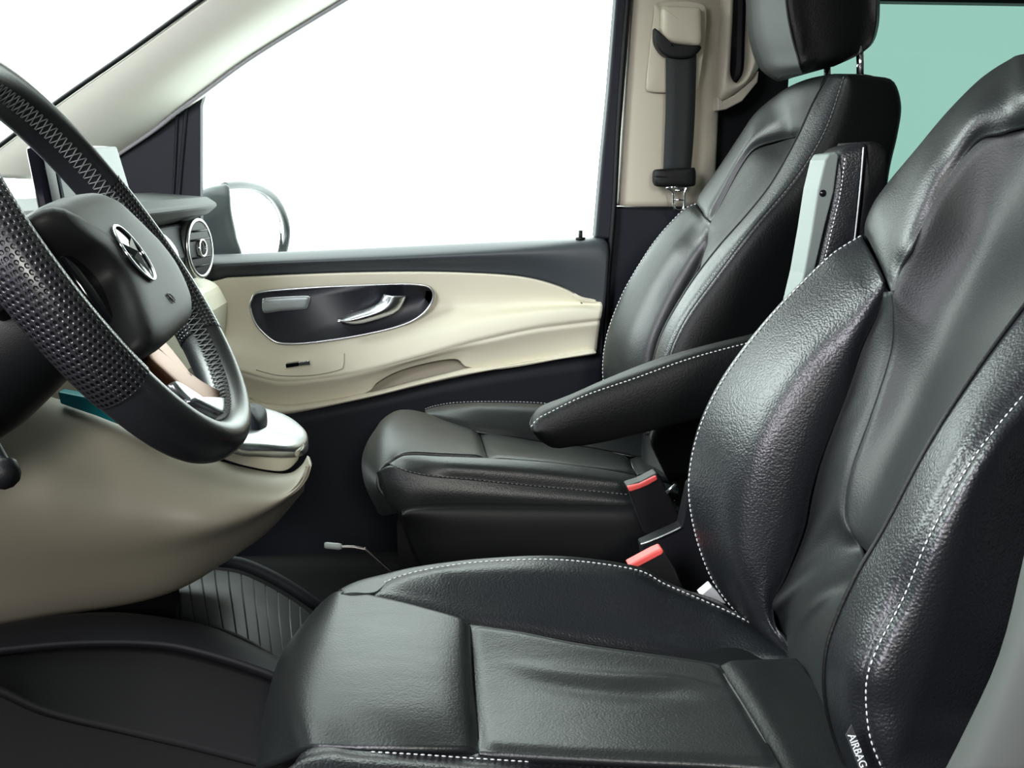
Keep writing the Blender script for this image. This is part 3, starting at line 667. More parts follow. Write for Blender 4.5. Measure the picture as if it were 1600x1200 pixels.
# core of the backrest first: it is the part's main body
core = [off(oY, .03, .02), off(oY, .10, .0), off(RL([(1420, 500), (1400, 700), (1380, 900), (1370, 1100)], .9), .22, 0), ]
so_ = RL([(1347, 367), (1362, 325), (1385, 290), (1430, 235), (1480, 175), (1530, 125), (1575, 95), (1605, 84), (1720, 68)], 1.14, 1.10, 1.02)
back_o = off(so_, .09, -.02)
bkb, bg_, bN = panel('backrest', [R([(1348, 862, .965), (1325, 830, .98), (1317, 794, 1.0), (1326, 737, 1.01), (1356, 655, 1.02), (1390, 550, 1.03), (1392, 486, 1.03), (1390, 456, 1.03), (1405, 420, 1.03), (1440, 350, 1.02), (1480, 280, 1.02), (1532, 217, 1.01), (1600, 200, .98), (1720, 185, .90)]),
    R([(1362, 874, .945), (1352, 840, .95), (1355, 800, .96), (1385, 730, .97), (1430, 640, .98), (1465, 560, .98), (1490, 500, .98), (1510, 460, .98), (1530, 420, .98), (1560, 360, .98), (1590, 310, .97), (1620, 270, .96), (1660, 250, .94), (1740, 230, .90)]),
    R([(1376, 886, .91), (1386, 856, .90), (1398, 824, .89), (1430, 760, .88), (1465, 696, .87), (1500, 640, .86), (1538, 580, .85), (1574, 527, .84), (1605, 475, .83), (1640, 425, .83), (1680, 375, .84), (1720, 330, .85), (1760, 285, .86), (1790, 250, .88)])],
    LEAC, ds, 110, 60, edges='l t', depth=.003, w=.006, ret=True, label='smooth black leather centre of the backrest')
# strip between the bolster and the centre seam
strip_r = R([(1388, 456, 1.03), (1392, 486, 1.03), (1390, 550, 1.03), (1356, 655, 1.02), (1326, 737, 1.01), (1317, 794, 1.0), (1323, 828, .98), (1347, 860, .965), (1358, 895, .91), (1330, 940, .86), (1314, 982, .84), (1302, 1035, .82), (1304, 1095, .80), (1322, 1170, .78)])
strip_l = R([(1386, 456, 1.05), (1375, 490, 1.055), (1349, 546, 1.06), (1330, 610, 1.06), (1311, 655, 1.06), (1285, 722, 1.06), (1270, 775, 1.06), (1259, 831, 1.055), (1232, 900, 1.05), (1214, 945, 1.04), (1210, 986, 1.07), (1224, 1036, 1.035), (1256, 1092, .95), (1305, 1160, .80)])
strip_m = [a.lerp(b, .5)+(a.lerp(b, .5)-C0).normalized()*.002 for a, b in zip(strip_l, strip_r)]
panel('backrest_lumbar_panel', [away(strip_l, .012, -.012), strip_l, strip_m, strip_r], LEAC, bkb, 110, 24, edges='b', depth=.002, w=.005)
o, g, N = panel('side_bolster', [away(oY, .06, .03), away(oY, .018, .011), oY, [a.lerp(b, .5)+(C0-a.lerp(b, .5)).normalized()*.008 for a, b in zip(spl(oY, 30), spl(rY, 30))], rY, [a.lerp(b, .55)+(C0-a.lerp(b, .5)).normalized()*.010 for a, b in zip(spl(rY, 30), spl(iY, 30))], iY],
    LEA, bkb, 130, 70, edges='b', depth=.004, w=.010, ret=True)
def edge_curve(rows_row, lift=.0): return spl(rows_row, 400)
bm = istitch(g, N, 24.2, dash=.0048, gap=.0022, r=.0009)
stb = obj('stitching', bm, THR, bkb)
# upper collar
sm_ = R([(1368, 410, 1.085), (1380, 372, 1.07), (1403, 330, 1.06), (1440, 270, 1.05), (1478, 222, 1.04), (1520, 176, 1.02), (1570, 148, 1.0), (1605, 140, .97), (1720, 124, .90)])
si_ = R([(1388, 456, 1.03), (1402, 420, 1.03), (1420, 386, 1.02), (1450, 333, 1.02), (1485, 275, 1.02), (1525, 221, 1.01), (1560, 208, .99), (1605, 200, .97), (1720, 185, .90)])
panel('backrest_collar', [away(so_, .12, 0, -.05), away(so_, .05, 0, -.016), so_, sm_, si_], LEAF, bkb, 90, 40, edges='b l', depth=.004, w=.009, toward=V((-1.5, 1.2, 2.0)))
# near bolster band
pip = R([(1790, 250, .84), (1700, 350, .82), (1605, 472, .80), (1525, 580, .79), (1450, 696, .78), (1382, 824, .775), (1337, 900, .77), (1301, 982, .765), (1289, 1035, .76), (1290, 1095, .755), (1307, 1162, .75), (1335, 1225, .74)])
stc = R([(1840, 320, .76), (1740, 430, .74), (1603, 598, .72), (1540, 672, .71), (1500, 728, .705), (1440, 836, .70), (1400, 930, .70), (1362, 1002, .695), (1343, 1055, .69), (1341, 1105, .69), (1350, 1162, .685), (1378, 1225, .68)])
bandm = [a.lerp(b, .5)+(C0-a.lerp(b, .5)).normalized()*.010 for a, b in zip(spl(pip, 24), spl(stc, 24))]
nb = panel('side_bolster', [off(pip, .05, .05), off(pip, .008, .012), pip, bandm, stc], LEA, bkb, 120, 40, edges='b', depth=.006, w=.008)
bm = tube([p+(C0-p).normalized()*.003 for p in pip], .0022, 8)
obj('piping', bm, LEAD, nb)
ed = R([(1850, 560, .76), (1720, 680, .74), (1620, 745, .72), (1589, 775, .71), (1576, 830, .71), (1558, 905, .705), (1543, 985, .70), (1533, 1030, .70), (1524, 1075, .70), (1517, 1115, .70), (1507, 1165, .69), (1490, 1235, .69)])
sdm = [a.lerp(b, .35)+(C0-a.lerp(b, .35)).normalized()*.016 for a, b in zip(spl(stc, 24), spl(ed, 24))]
sp_, sg, sN = panel('backrest_side_panel', [stc, sdm, ed, off(ed, .03, .012)], LEA, bkb, 120, 50, edges='t', depth=.006, w=.008, ret=True)
bm = gstitch(sg, sN, 't', .10, dash=.0042, gap=.0022, r=.00085)
obj('stitching', bm, THR, sp_)
e2 = off(ed, .03, .012); so2 = off(oY, .045, .03)
lf_ = so_[::-1]+oY[1:]
bs = panel('back_shell', [away(ed, .03, .01), away(ed, .10), away(spl(ed, 12), .20), away(spl(lf_, 12), .20, .08), away(spl(lf_, 12), .10, .06), away(lf_, .05, .035)], BLK, ds, 50, 50, toward=V((3, 1, .6)), solid=.006)
# side tag with lettering
ta, tb_, tcn_, td = P(1331, 1133, .672), P(1322, 1150, .672), P(1344, 1206, .668), P(1356, 1198, .668)
tg = obj('tag', slab([ta, tb_, tcn_, td], .0015), mat('dark_tag', (.02, .02, .022), .7), bkb, smooth=False, label='small dark fabric tag')
dx_ = ((tcn_+td)/2-(ta+tb_)/2).normalized(); dz_ = (ta-tb_); dz_ = (dz_-dx_*dz_.dot(dx_)).normalized()
text_mesh('AIRBAG', .0088, (ta+tb_+tcn_+td)/4+V((0, -.0012, 0)), dx_, dz_, mat('tag_print', (.62, .66, .66), .6), bkb, 'tag_lettering')
# --- cushion
zf = .42
cu_rows = [RZ([(737, 971), (741, 1050), (748, 1110), (752, 1168)], .422),
    [PZ(690, 957, .430), PZ(690, 1040, .434), PZ(695, 1110, .434), PZ(700, 1168, .428)],
    [PZ(625, 940, .434), PZ(620, 1035, .440), PZ(620, 1110, .440), PZ(630, 1168, .432)],
    [PZ(560, 926, .434), PZ(545, 1015, .440), PZ(540, 1100, .440), PZ(550, 1168, .430)],
    [PZ(528, 924, .434), PZ(497, 1000, .437), PZ(474, 1090, .435), PZ(486, 1166, .427)],
    [PZ(508, 936, .422), PZ(462, 1005, .420), PZ(440, 1095, .416), PZ(452, 1182, .408)],
    [PZ(496, 948, .400), PZ(443, 1018, .388), PZ(416, 1105, .378), PZ(403, 1200, .368)],
    away([PZ(497, 950, .37), PZ(445, 1022, .35), PZ(417, 1108, .34), PZ(403, 1206, .33)], .01),
    away([PZ(515, 965, .26), PZ(462, 1042, .24), PZ(430, 1130, .22), PZ(415, 1230, .21)], .02)]
cush, cg, cN = panel('seat_cushion', cu_rows, LEAF, ds, 80, 110, edges='t', depth=.005, w=.009, ret=True, label='smooth black leather seat cushion')
# far bolster
co = [(585, 924), (590, 916), (610, 906), (644, 895), (700, 884), (760, 877), (850, 873), (925, 878), (1000, 891), (1037, 911), (1094, 936), (1139, 956), (1176, 975), (1240, 1006)]
ci = [(586, 928), (625, 941), (681, 955), (737, 971), (812, 982), (887, 997), (962, 1009), (1045, 1020), (1124, 1033), (1160, 1031), (1190, 1029), (1215, 1028), (1245, 1030)]
coY = RL(co, 1.11, 1.15, 1.16, 1.15, 1.10); ciY = RL(ci, 1.08, 1.05, 1.04, 1.03, 1.0)
a_, b_ = spl(coY, 30), spl(ciY, 30)
cm1 = [p.lerp(q, .30)+V((0, -.004, .012*min(1, i/5)*min(1, (29-i)/5))) for i, (p, q) in enumerate(zip(a_, b_))]
cm2 = [p.lerp(q, .68)+V((0, -.004, .002)) for i, (p, q) in enumerate(zip(a_, b_))]
cb_, cbg, cbN = panel('side_bolster', [coY, cm1, cm2, ciY], LEA, cush, 130, 50, edges='b', depth=.004, w=.008, ret=True, toward=V((.3, -.2, 2)))
bm = gstitch(cbg, cbN, 't', .045, dash=.0048, gap=.0022, r=.0009); obj('stitching', bm, THR, cb_)
gs0 = [(528, 923), (548, 912), (575, 903), (605, 896), (644, 887), (700, 879), (760, 873), (850, 869), (925, 874), (1000, 887), (1037, 907), (1094, 932), (1139, 952), (1240, 1003)]
gY = RL(gs0, 1.11, 1.17, 1.175, 1.165, 1.12)
in_ = R([(533, 928, 1.085), (552, 926, 1.085), (586, 926, 1.09)])+coY[2:]
panel('cushion_gusset', [in_, gY, off(gY, .0, .02, -.03), off(gY, .01, .02, -.16)], LEAF, cush, 110, 30, toward=V((.3, .2, 3)))
# insert, rear panel
nr = [(748, 1168), (870, 1175), (1000, 1181), (1120, 1186), (1222, 1193)]
rows = [RZ([(733, 971), (812, 982), (887, 997), (962, 1009), (1045, 1020), (1124, 1033)], .420), RZ([(738, 1030), (850, 1040), (950, 1050), (1060, 1060), (1155, 1080)], .414), RZ([(743, 1110), (850, 1115), (950, 1120), (1080, 1125), (1192, 1140)], .416), RZ(nr, .424), ]
def wr_(g):
    nv, nu = len(g), len(g[0])
    for i in range(nv):
        for j in range(nu):
            u, v = j/(nu-1), i/(nv-1)
            h = .0035*exp(-((v-.30-.12*u-.05*sin(u*5))/.05)**2)*exp(-((u-.55)/.35)**4) - .004*exp(-((v-.42-.1*u)/.07)**2)*exp(-((u-.5)/.3)**4)
            h += .002*exp(-((v-.78+.35*u)/.06)**2)*exp(-((u-.8)/.2)**2)
            g[i][j] = g[i][j]+V((0, 0, h))
    return g
panel('cushion_insert', rows, LEAF, cush, 130, 70, edges='l r t b', depth=.004, w=.008, toward=V((.3, .6, 3)), fn=wr_)
rows = [RZ([(1124, 1033), (1155, 1080), (1192, 1140), (1222, 1193), (1240, 1225)], .420), RZ([(1175, 1031), (1210, 1070), (1245, 1130), (1270, 1190), (1280, 1225)], .412), [PZ(1245, 1029, .404), PZ(1285, 1085, .398), PZ(1315, 1140, .40), PZ(1335, 1200, .405), PZ(1345, 1225, .405)]]
panel('cushion_rear_panel', rows, LEAF, cush, 60, 40, edges='t', depth=.006, w=.010, toward=V((.3, .6, 3)))
# near bolster
n0 = RL([(449, 1200), (458, 1182), (467, 1174), (486, 1165), (550, 1168), (650, 1168), (752, 1168), (870, 1175), (1000, 1181), (1120, 1186), (1222, 1193), (1300, 1198)], .75, .772, .775, .775, .77)
n1 = RL([(452, 1205), (470, 1185), (490, 1176), (520, 1171), (560, 1178), (650, 1184), (752, 1192), (870, 1199), (1000, 1204), (1120, 1210), (1222, 1215), (1300, 1220)], .74, .755, .758, .758, .755)
n2 = RL([(440, 1230), (460, 1220), (500, 1215), (560, 1216), (650, 1222), (752, 1230), (870, 1236), (1000, 1240), (1120, 1246), (1222, 1250), (1300, 1255)], .71, .715, .72, .72, .72)
n3 = off(n2, 0, -.05, -.10)
cn, cng, cnN = panel('side_bolster', [n0, n1, n2, n3], LEA, cush, 120, 40, edges='t', depth=.005, w=.006, ret=True, toward=V((.3, -.5, 3)))
obj('stitching', istitch([r[18:] for r in cng], [r[18:] for r in cnN], 10.5, dash=.0042, gap=.002, r=.0008), THR, cn)
# under the cushion
seatx0, seatx1 = cu_rows[-1][1].x+.03, PZ(1300, 1100, .40).x+.05
obj('seat_base', box(seatx0+.08, seatx1, .74, 1.12, .02, .36), BLK, ds, smooth=False, bevel=.02)
# --- raised armrest of the driver seat
AY = 1.22
a0 = [(1290, 246), (1300, 239), (1312, 240), (1306, 300), (1292, 350), (1275, 410), (1260, 470), (1235, 470), (1255, 427), (1268, 360), (1277, 296)]
arm = thing_ = None
af = R([(1309, 244), (1318, 232), (1330, 227), (1342, 225), (1352, 226), (1347, 270), (1342, 330), (1325, 440), (1262, 480), (1277, 405), (1290, 350), (1300, 300)], AY)
arm = obj('armrest', dome(spl(af, 90, True), V((0, -1, .0)), .010, .05), LEA, ds, label='armrest folded upright')
sd = R([(1350, 228), (1362, 221), (1375, 226), (1383, 240), (1384, 300), (1382, 420), (1322, 450), (1340, 340), (1346, 280)], AY+.006)
obj('armrest_pad', dome(spl(sd, 80, True), V((0.2, -1, .0)), .006, .06), LEAD, arm)
ps = R([(1289, 250), (1295, 240), (1307, 238), (1311, 242), (1303, 300), (1290, 350), (1277, 405), (1258, 485), (1242, 485), (1256, 427), (1268, 360), (1278, 296)], AY-.006)
obj('armrest_underside', slab(ps, .05), PALE, arm, bevel=.003, smooth=False, label='pale grey plastic underside')
hp = P(1286, 302, AY-.007); obj('screw_hole', tube([hp, hp+V((0, .002, 0))], .0045, 14, smooth=False), GLO, arm)
c = spl(R([(1311, 246), (1304, 300), (1292, 352), (1279, 408)], AY-.0065), 200); bm = stitches([p+V((.005, -.006, 0)) for p in c], V((0, -1, 0)), dash=.0035, gap=.0018, r=.0008)
c = spl(R([(1349, 230), (1345, 280), (1338, 350), (1332, 400)], AY-.012), 200); tube(c, .0010, 6, bm=bm, smooth=False)
obj('stitching', bm, THR, arm)
#=SECTION= passenger seat
pz = thing('passenger_seat', 'black leather passenger seat with headrest and folded-down armrest', 'car seat', P(820, 900, 1.8))
po0 = RL([(1087, 314), (1061, 334), (1024, 375), (991, 425), (969, 466), (950, 516), (942, 562), (944, 605), (958, 650)], 2.08, 2.09, 2.06)
pi0 = RL([(1105, 351), (1106, 375), (1100, 400), (1087, 428), (1072, 455), (1045, 505), (1030, 545), (1024, 585), (1022, 650)], 1.95, 1.96, 1.94)
a_, b_ = spl(po0, 24), spl(pi0, 24)
pm0 = [p.lerp(q, .35)+(C0-p.lerp(q, .35)).normalized()*.03*min(1, .25+i/6) for i, (p, q) in enumerate(zip(a_, b_))]
pm1 = [p.lerp(q, .72)+(C0-p.lerp(q, .7)).normalized()*.022*min(1, .25+i/6) for i, (p, q) in enumerate(zip(a_, b_))]
cl = R([(1245, 213, 1.88), (1211, 221, 1.92), (1177, 232, 1.95), (1155, 259, 1.96), (1125, 315, 1.97), (1106, 352, 1.97), (1103, 400, 1.96), (1072, 455, 1.95), (1030, 545, 1.93), (1005, 640, 1.92)])
crr = R([(1262, 200, 1.70), (1240, 243, 1.70), (1211, 285, 1.70), (1173, 334, 1.70), (1123, 391, 1.70), (1079, 450, 1.70), (1054, 500, 1.70), (1041, 516, 1.70), (1026, 562, 1.70), (1012, 640, 1.70)])
cmm = [a.lerp(b, .5)+V((.012, .01, 0)) for a, b in zip(cl, crr)]
pb, _, _ = panel('backrest', [cl, cmm, crr], LEAF, pz, 80, 40, edges='t l', depth=.006, w=.010, ret=True)
o, g, N = panel('side_bolster', [off(po0, .04, .03), po0, pm0, pm1, pi0], LEAF, pb, 90, 50, edges='b l', depth=.006, w=.012, ret=True)
bm = istitch(g, N, 13.4, dash=.0055, gap=.003, r=.0011)
obj('stitching', bm, THR, pb)
c_o = R([(1087, 312, 2.08), (1125, 259, 2.06), (1155, 214, 2.04), (1181, 176, 2.01), (1211, 150, 1.97), (1234, 135, 1.92), (1262, 124, 1.85), (1292, 118, 1.74)])
c_i = R([(1106, 352, 1.97), (1125, 315, 1.97), (1155, 259, 1.965), (1177, 232, 1.95), (1211, 221, 1.92), (1238, 216, 1.88), (1252, 208, 1.80), (1262, 196, 1.71)])
c_m = [a.lerp(b, .5)+(C0-a).normalized()*.022 for a, b in zip(spl(c_o, 16), spl(c_i, 16))]
panel('backrest_collar', [off(c_o, .06, .0), c_o, c_m, c_i], LEAF, pb, 70, 34, edges='b l', depth=.005, w=.010, toward=V((-1.5, 1.2, 2.0)))
p_pip = R([(1296, 117, 1.72), (1271, 161, 1.70), (1245, 217, 1.69), (1207, 285, 1.68), (1169, 334, 1.68), (1119, 391, 1.675), (1075, 450, 1.67), (1037, 516, 1.665), (1022, 562, 1.66), (1012, 610, 1.66), (1010, 680, 1.66)])
p_st = R([(1315, 117, 1.64), (1292, 190, 1.62), (1262, 247, 1.61), (1231, 290, 1.605), (1175, 356, 1.60), (1119, 430, 1.60), (1077, 487, 1.60), (1056, 525, 1.60), (1044, 556, 1.60), (1030, 610, 1.60), (1010, 676, 1.59)])
bm_ = [a.lerp(b, .5)+(C0-a).normalized()*.010 for a, b in zip(spl(p_pip, 20), spl(p_st, 20))]
nb = panel('side_bolster', [off(p_pip, .03, .04), p_pip, bm_, p_st], LEA, pb, 90, 30, edges='b', depth=.005, w=.008)
obj('piping', tube([p+(C0-p).normalized()*.002 for p in p_pip], .0028, 8), LEAD, nb)
p_ed = R([(1365, 119, 1.66), (1392, 128, 1.66), (1403, 165, 1.66), (1397, 210, 1.65), (1385, 260, 1.65), (1372, 330, 1.65), (1345, 420, 1.64), (1300, 500, 1.64), (1225, 620, 1.63), (1135, 705, 1.62), (1045, 752, 1.61)])
psd, g, N = panel('backrest_side_panel', [p_st, [a.lerp(b, .3)+(C0-a).normalized()*.018 for a, b in zip(spl(p_st, 20), spl(p_ed, 20))], p_ed, away(p_ed, .06)], LEAD, pb, 100, 50, edges='t', depth=.005, w=.010, ret=True)
bm = gstitch(g, N, 't', .045, dash=.005, gap=.0028, r=.0009); obj('stitching', bm, THD, psd)
lf_ = c_o[::-1]+po0[1:]
panel('back_shell', [away(p_ed, .05, -.03), away(p_ed, .14, -.05), away(spl(lf_, 12), .12, .07), away(lf_, .04, .035)], BLK, pz, 40, 20, toward=V((3, 1.5, .6)), solid=.005)
# shoulder between the headrest and the side
panel('backrest_top', [R([(1234, 136, 1.92), (1270, 123, 1.84), (1292, 118, 1.74), (1315, 117, 1.66), (1365, 119, 1.67), (1392, 129, 1.67)]), off(R([(1234, 136, 1.95), (1270, 123, 1.9), (1292, 118, 1.85), (1315, 117, 1.8), (1350, 119, 1.8), (1365, 129, 1.78)]), .02, 0.03, .0), off(R([(1234, 150, 1.95), (1270, 140, 1.9), (1292, 140, 1.85), (1315, 140, 1.85), (1340, 140, 1.85), (1350, 150, 1.8)]), .03, 0.03, -.03)], LEAD, pb, 40, 16, toward=V((.5, 1, 3)))
# headrest
def hr_ring(a, s, r, ya=1.99, ys=1.73, yr=1.76):
    A, S, Q = P(*a, ya), P(*s, ys), P(*r, yr); B = P(r[0]-14, r[1], ya-.02)+V((.0, .0, .0)); A2 = P(a[0]+12, a[1], ya+.03)
    A1 = A.lerp(S, .5)+V((-.012, -.008, 0)); S2 = S.lerp(Q, .12)+V((0, -.004, 0)); M_ = S.lerp(Q, .5)+V((0, -.012, 0)); Q0 = S.lerp(Q, .93)
    return [A, A1, S, S2, M_, Q0, Q, B, A2]
hrr = [hr_ring((1172, -120), (1222, -120), (1360, -120)), hr_ring((1168, -60), (1224, -60), (1369, -60)), hr_ring((1169, 10), (1229, 10), (1370, 8)), hr_ring((1173, 55), (1237, 55), (1368, 44)), hr_ring((1182, 90), (1245, 84), (1359, 71)), hr_ring((1194, 111), (1250, 103), (1337, 88), 1.97), hr_ring((1213, 126), (1254, 114), (1302, 104), 1.95, 1.75, 1.78)]
g = [spl(r, 60, True) for r in hrr]
gg = grid([[row[j] for row in g] for j in range(60)], 40, 60)  # smooth along the height
gg = [[gg[j][i] for j in range(60)] for i in range(40)]
bm = gm(gg); bm.faces.ensure_lookup_table(); bmesh.ops.remove_doubles(bm, verts=bm.verts, dist=1e-5)
bmesh.ops.holes_fill(bm, edges=[e for e in bm.edges if e.is_boundary], sides=200); bmesh.ops.recalc_face_normals(bm, faces=bm.faces)
hd = obj('headrest', bm, LEAD, pz)
fr_ = panel('headrest_front', [[r[0]+(C0-r[0]).normalized()*.001, r[1]+V((-.004, -.004, 0)), r[2]+(C0-r[2]).normalized()*.0025] for r in hrr], HRF, hd, 24, 50, edges='', solid=.0)
obj('seam_piping', tube([r[2]+(C0-r[2]).normalized()*.003 for r in hrr], .0022, 8), BLK, hd)
for x, y, yy in ((1343, 84, 1.76), (1292, 104, 1.88)):
    obj('headrest_post', tube([P(x, y-12, yy), P(x+1, y+14, yy), P(x+1, y+42, yy)], .0065, 14, smooth=False), CHR, hd)
# cushion
pr = [R([(752, 674, 2.03), (757, 692, 1.84), (763, 711, 1.62)]), R([(701, 659, 2.03), (695, 681, 1.83), (690, 708, 1.62)]), R([(664, 645, 2.03), (648, 670, 1.83), (634, 707, 1.62)]), R([(634, 640, 2.02), (608, 662, 1.82), (606, 722, 1.62)]), R([(612, 645, 2.0), (583, 682, 1.80), (590, 742, 1.60)]), R([(590, 665, 1.97), (566, 715, 1.77), (590, 765, 1.59)]), R([(584, 700, 1.96), (570, 757, 1.75), (611, 790, 1.58)]), R([(592, 740, 1.98), (590, 800, 1.78), (626, 800, 1.59)])]
pcu = panel('seat_cushion', pr, LEAF, pz, 60, 90, edges='t', depth=.008, w=.012)
rows = [R([(752, 674, 2.03), (802, 681, 2.03), (851, 690, 2.03), (920, 698, 2.03), (985, 712, 2.02)]), off(R([(757, 692, 1.84), (800, 697, 1.84), (880, 705, 1.84), (960, 715, 1.83), (990, 722, 1.82)]), 0, 0, -.006), R([(763, 711, 1.62), (840, 717, 1.62), (915, 726, 1.62), (960, 731, 1.62), (996, 736, 1.62)])]
panel('cushion_insert', rows, LEAF, pcu, 60, 30, edges='l r t b', depth=.006, w=.010, toward=V((.3, 1, 3)))
rows = [R([(985, 712, 2.02), (990, 722, 1.82), (996, 736, 1.62)]), R([(1010, 715, 2.0), (1020, 728, 1.80), (1040, 746, 1.62)]), R([(1030, 725, 1.99), (1040, 740, 1.78), (1060, 756, 1.62)])]
panel('cushion_rear_panel', rows, LEAF, pcu, 40, 20, edges='t', depth=.006, w=.010, toward=V((.3, 1, 3)))
f0 = RL([(664, 641), (679, 636), (709, 631), (765, 629), (840, 631), (920, 640), (1000, 660)], 2.07, 2.12, 2.12, 2.1); f1 = RL([(664, 646), (701, 660), (750, 675), (802, 682), (851, 690), (920, 698), (1010, 714)], 2.03, 2.02, 2.02, 2.0)
a_, b_ = spl(f0, 24), spl(f1, 24)
fb, g, N = panel('side_bolster', [off(f0, .0, .03, -.12), off(f0, .0, .02, -.02), f0, [p.lerp(q, .4)+V((0, -.01, .018*min(1, i/6))) for i, (p, q) in enumerate(zip(a_, b_))], f1], LEAF, pcu, 80, 40, edges='b', depth=.005, w=.010, ret=True, toward=V((.3, 1, 3)))
bm = stitches(spl([p+V((0, -.003, .003)) for p in f0], 300), V((0, -.6, .8)), dash=.005, gap=.003, r=.0009); obj('stitching', bm, THR, fb)
s0 = R([(608, 720, 1.62), (634, 706, 1.625), (690, 708, 1.625), (765, 711, 1.625), (840, 716, 1.625), (915, 725, 1.625), (971, 734, 1.62), (1027, 747, 1.61), (1060, 757, 1.60)])
s1 = R([(610, 724, 1.60), (640, 728, 1.575), (690, 740, 1.57), (765, 746, 1.57), (840, 752, 1.57), (915, 758, 1.57), (971, 764, 1.57), (1027, 770, 1.57), (1060, 775, 1.57)])
s2 = R([(609, 724, 1.60), (634, 735, 1.58), (671, 743, 1.575), (727, 748, 1.575), (802, 756, 1.575), (877, 763, 1.575), (952, 770, 1.575), (1000, 775, 1.575), (1060, 783, 1.575)])
nb_, g, N = panel('side_bolster', [s0, [a.lerp(b, .45)+(C0-a).normalized()*.02*min(1, i/4) for i, (a, b) in enumerate(zip(spl(s0, 20), spl(s2, 20)))], s2], LEAF, pcu, 80, 30, edges='t', depth=.006, w=.008, ret=True)
bm = stitches(spl([p+(C0-p).normalized()*.003 for p in s2], 300), V((0, -.9, .3)), dash=.005, gap=.003, r=.0008); obj('stitching', bm, THD, nb_)
k0 = R([(588, 738, 1.60), (610, 727, 1.59), (634, 735, 1.58), (671, 743, 1.575), (727, 748, 1.575), (802, 756, 1.575), (877, 763, 1.575), (952, 770, 1.575), (1060, 783, 1.575)])
k1 = R([(606, 790, 1.58), (615, 797, 1.575), (632, 802, 1.57), (671, 797, 1.57), (727, 796, 1.57), (802, 796, 1.57), (877, 797, 1.57), (952, 798, 1.57), (1060, 800, 1.57)])
panel('cushion_skirt', [k0, [a.lerp(b, .5)+(C0-a).normalized()*.006 for a, b in zip(k0, k1)], k1, off(k1, .0, .02, -.004)], LEAF, pcu, 60, 20)
v0 = R([(628, 802, 1.555), (660, 797, 1.55), (765, 795, 1.55), (877, 796, 1.55), (1000, 798, 1.55), (1090, 800, 1.55)])
v1 = R([(632, 825, 1.56), (690, 850, 1.545), (780, 850, 1.54), (880, 850, 1.54), (1000, 850, 1.54), (1090, 850, 1.54)])
v2 = R([(655, 880, 1.56), (720, 930, 1.545), (790, 940, 1.54), (880, 940, 1.54), (1000, 940, 1.54), (1090, 940, 1.54)])
v3 = R([(700, 960, 1.56), (740, 1040, 1.545), (800, 1060, 1.54), (880, 1060, 1.54), (1000, 1060, 1.54), (1090, 1060, 1.54)])
panel('seat_base', [off(v0, 0, .04, .0), v0, v1, v2, v3], BLK, pz, 60, 40, solid=.01)
obj('seat_base_rear', box(pr[-1][0].x+.05, P(1000, 800, 1.7).x, 1.60, 2.0, .02, .33), BLK, pz, smooth=False)
# armrest
t0_ = RL([(838, 643), (850, 633), (900, 614), (962, 587), (1025, 562), (1100, 541), (1175, 523), (1250, 503)], 1.47, 1.50, 1.50)
t1_ = RL([(829, 668), (840, 655), (858, 645), (915, 618), (990, 592), (1080, 560), (1180, 533), (1250, 515)], 1.43, 1.425, 1.425)
t2_ = RL([(836, 679), (846, 689), (868, 699), (896, 696), (952, 687), (1080, 655), (1140, 637), (1250, 600)], 1.43, 1.425, 1.43)
tm_ = [a.lerp(b, .5)+V((0, -.010, .0)) for a, b in zip(t1_, t2_)]
tt_ = [a.lerp(b, .5)+V((-.002, 0, .005)) for a, b in zip(t0_, t1_)]
ar = panel('armrest', [off(t2_, 0, .07), off(t0_, .0, .02, -.02), t0_, tt_, t1_, tm_, t2_, off(t2_, .002, .02, .0), off(t2_, .004, .07)], LEAD, pz, 80, 60, solid=.004, label='armrest folded down level', toward=None)
bm = stitches(spl([p+(C0-p).normalized()*.003 for p in t1_], 400), V((0, -.8, .5)), dash=.0045, gap=.0025, r=.0009); obj('stitching', bm, THR, ar)
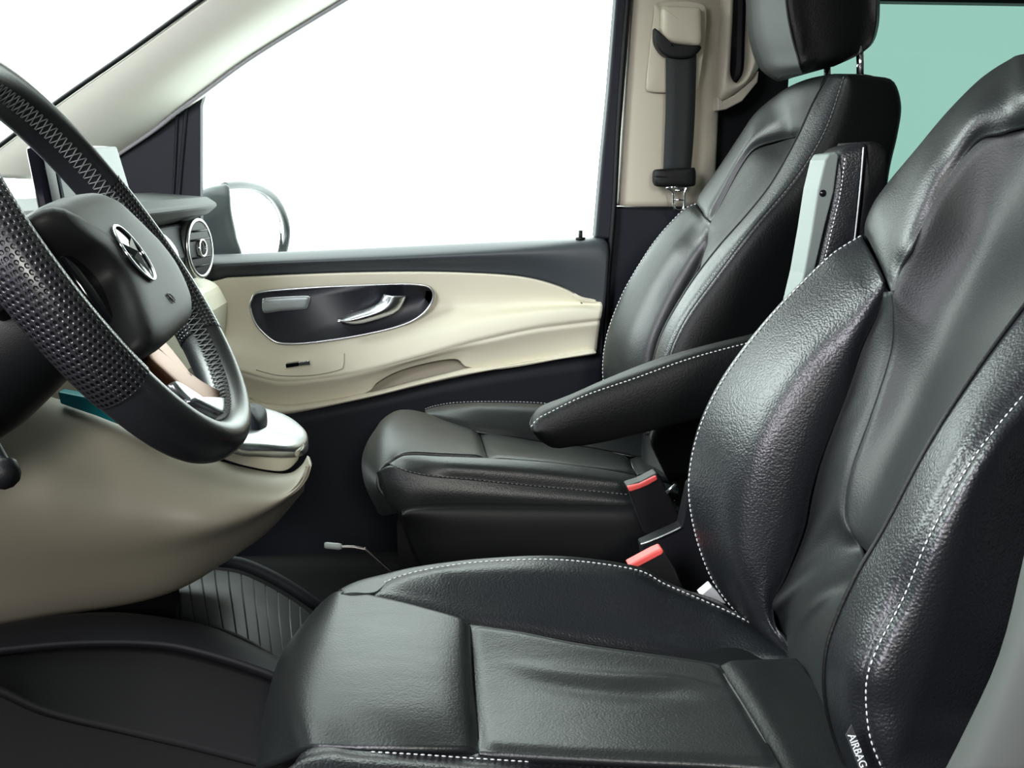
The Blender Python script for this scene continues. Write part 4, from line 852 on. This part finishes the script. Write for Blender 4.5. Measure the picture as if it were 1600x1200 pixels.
tip = spl(R([(829, 668, 1.43), (836, 680, 1.43), (846, 690, 1.43), (866, 700, 1.43), (880, 690, 1.43), (870, 655, 1.43), (850, 640, 1.46), (838, 644, 1.47), (828, 658, 1.45)]), 50, True)
obj('armrest_tip', dome(tip, V((-.2, -1, 0)), .004, .02), LEAD, ar)
#=SECTION= buckles and brackets
def buckle(pts_red, pts_body, Y, label, dep):
    b = thing('seat_belt_buckle', label, 'buckle', P(pts_body[-1][0], pts_body[-1][1], Y), group=None)
    bd = R(pts_body, Y); obj('buckle_body', slab(bd, dep), mat('buckle_black', (.006, .006, .007), .45), b, smooth=False, bevel=.004)
    rd = R(pts_red, Y-.004); obj('release_button', slab(rd, dep*.75), RED, b, smooth=False, bevel=.0025, label='red release button'); return b
buckle([(980, 761), (1000, 756), (1012, 750), (1026, 743), (1028, 750), (1014, 758), (1000, 764), (984, 769)], [(978, 760), (1000, 753), (1027, 739), (1032, 744), (1064, 810), (1058, 822), (1015, 839), (1008, 834), (984, 770)], 1.50, 'black buckle with red button beside the passenger cushion, the higher of two', .03)
buckle([(981, 884), (1022, 862), (1034, 857), (1038, 862), (1034, 867), (1000, 885), (990, 889)], [(985, 888), (1034, 860), (1040, 862), (1056, 890), (1072, 930), (1060, 960), (1010, 960)], 1.30, 'black buckle with red button beside the driver cushion, the lower of two', .03)
br = thing('buckle_bracket', 'dark grey plastic bracket panel between the two seats', 'bracket', P(1090, 960, 1.34))
obj('bracket_panel', slab(R([(1002, 852), (1064, 824), (1078, 760), (1100, 740), (1180, 960), (1150, 1000), (1030, 1000)], 1.42), .03), TUN, br, smooth=False, bevel=.003)
obj('bracket_edge', tube(R([(1001, 851), (1035, 838), (1065, 824)], 1.415), .0016, 8), SIL, br)
obj('bracket_edge', tube(R([(1041, 770), (1056, 757)], 1.415), .0025, 8), SIL, br)
obj('hinge_cover', slab(R([(1094, 931), (1112, 916), (1121, 925), (1135, 944), (1107, 938)], 1.25), .02), WHT, br, smooth=False, bevel=.0015, label='white metal end piece')
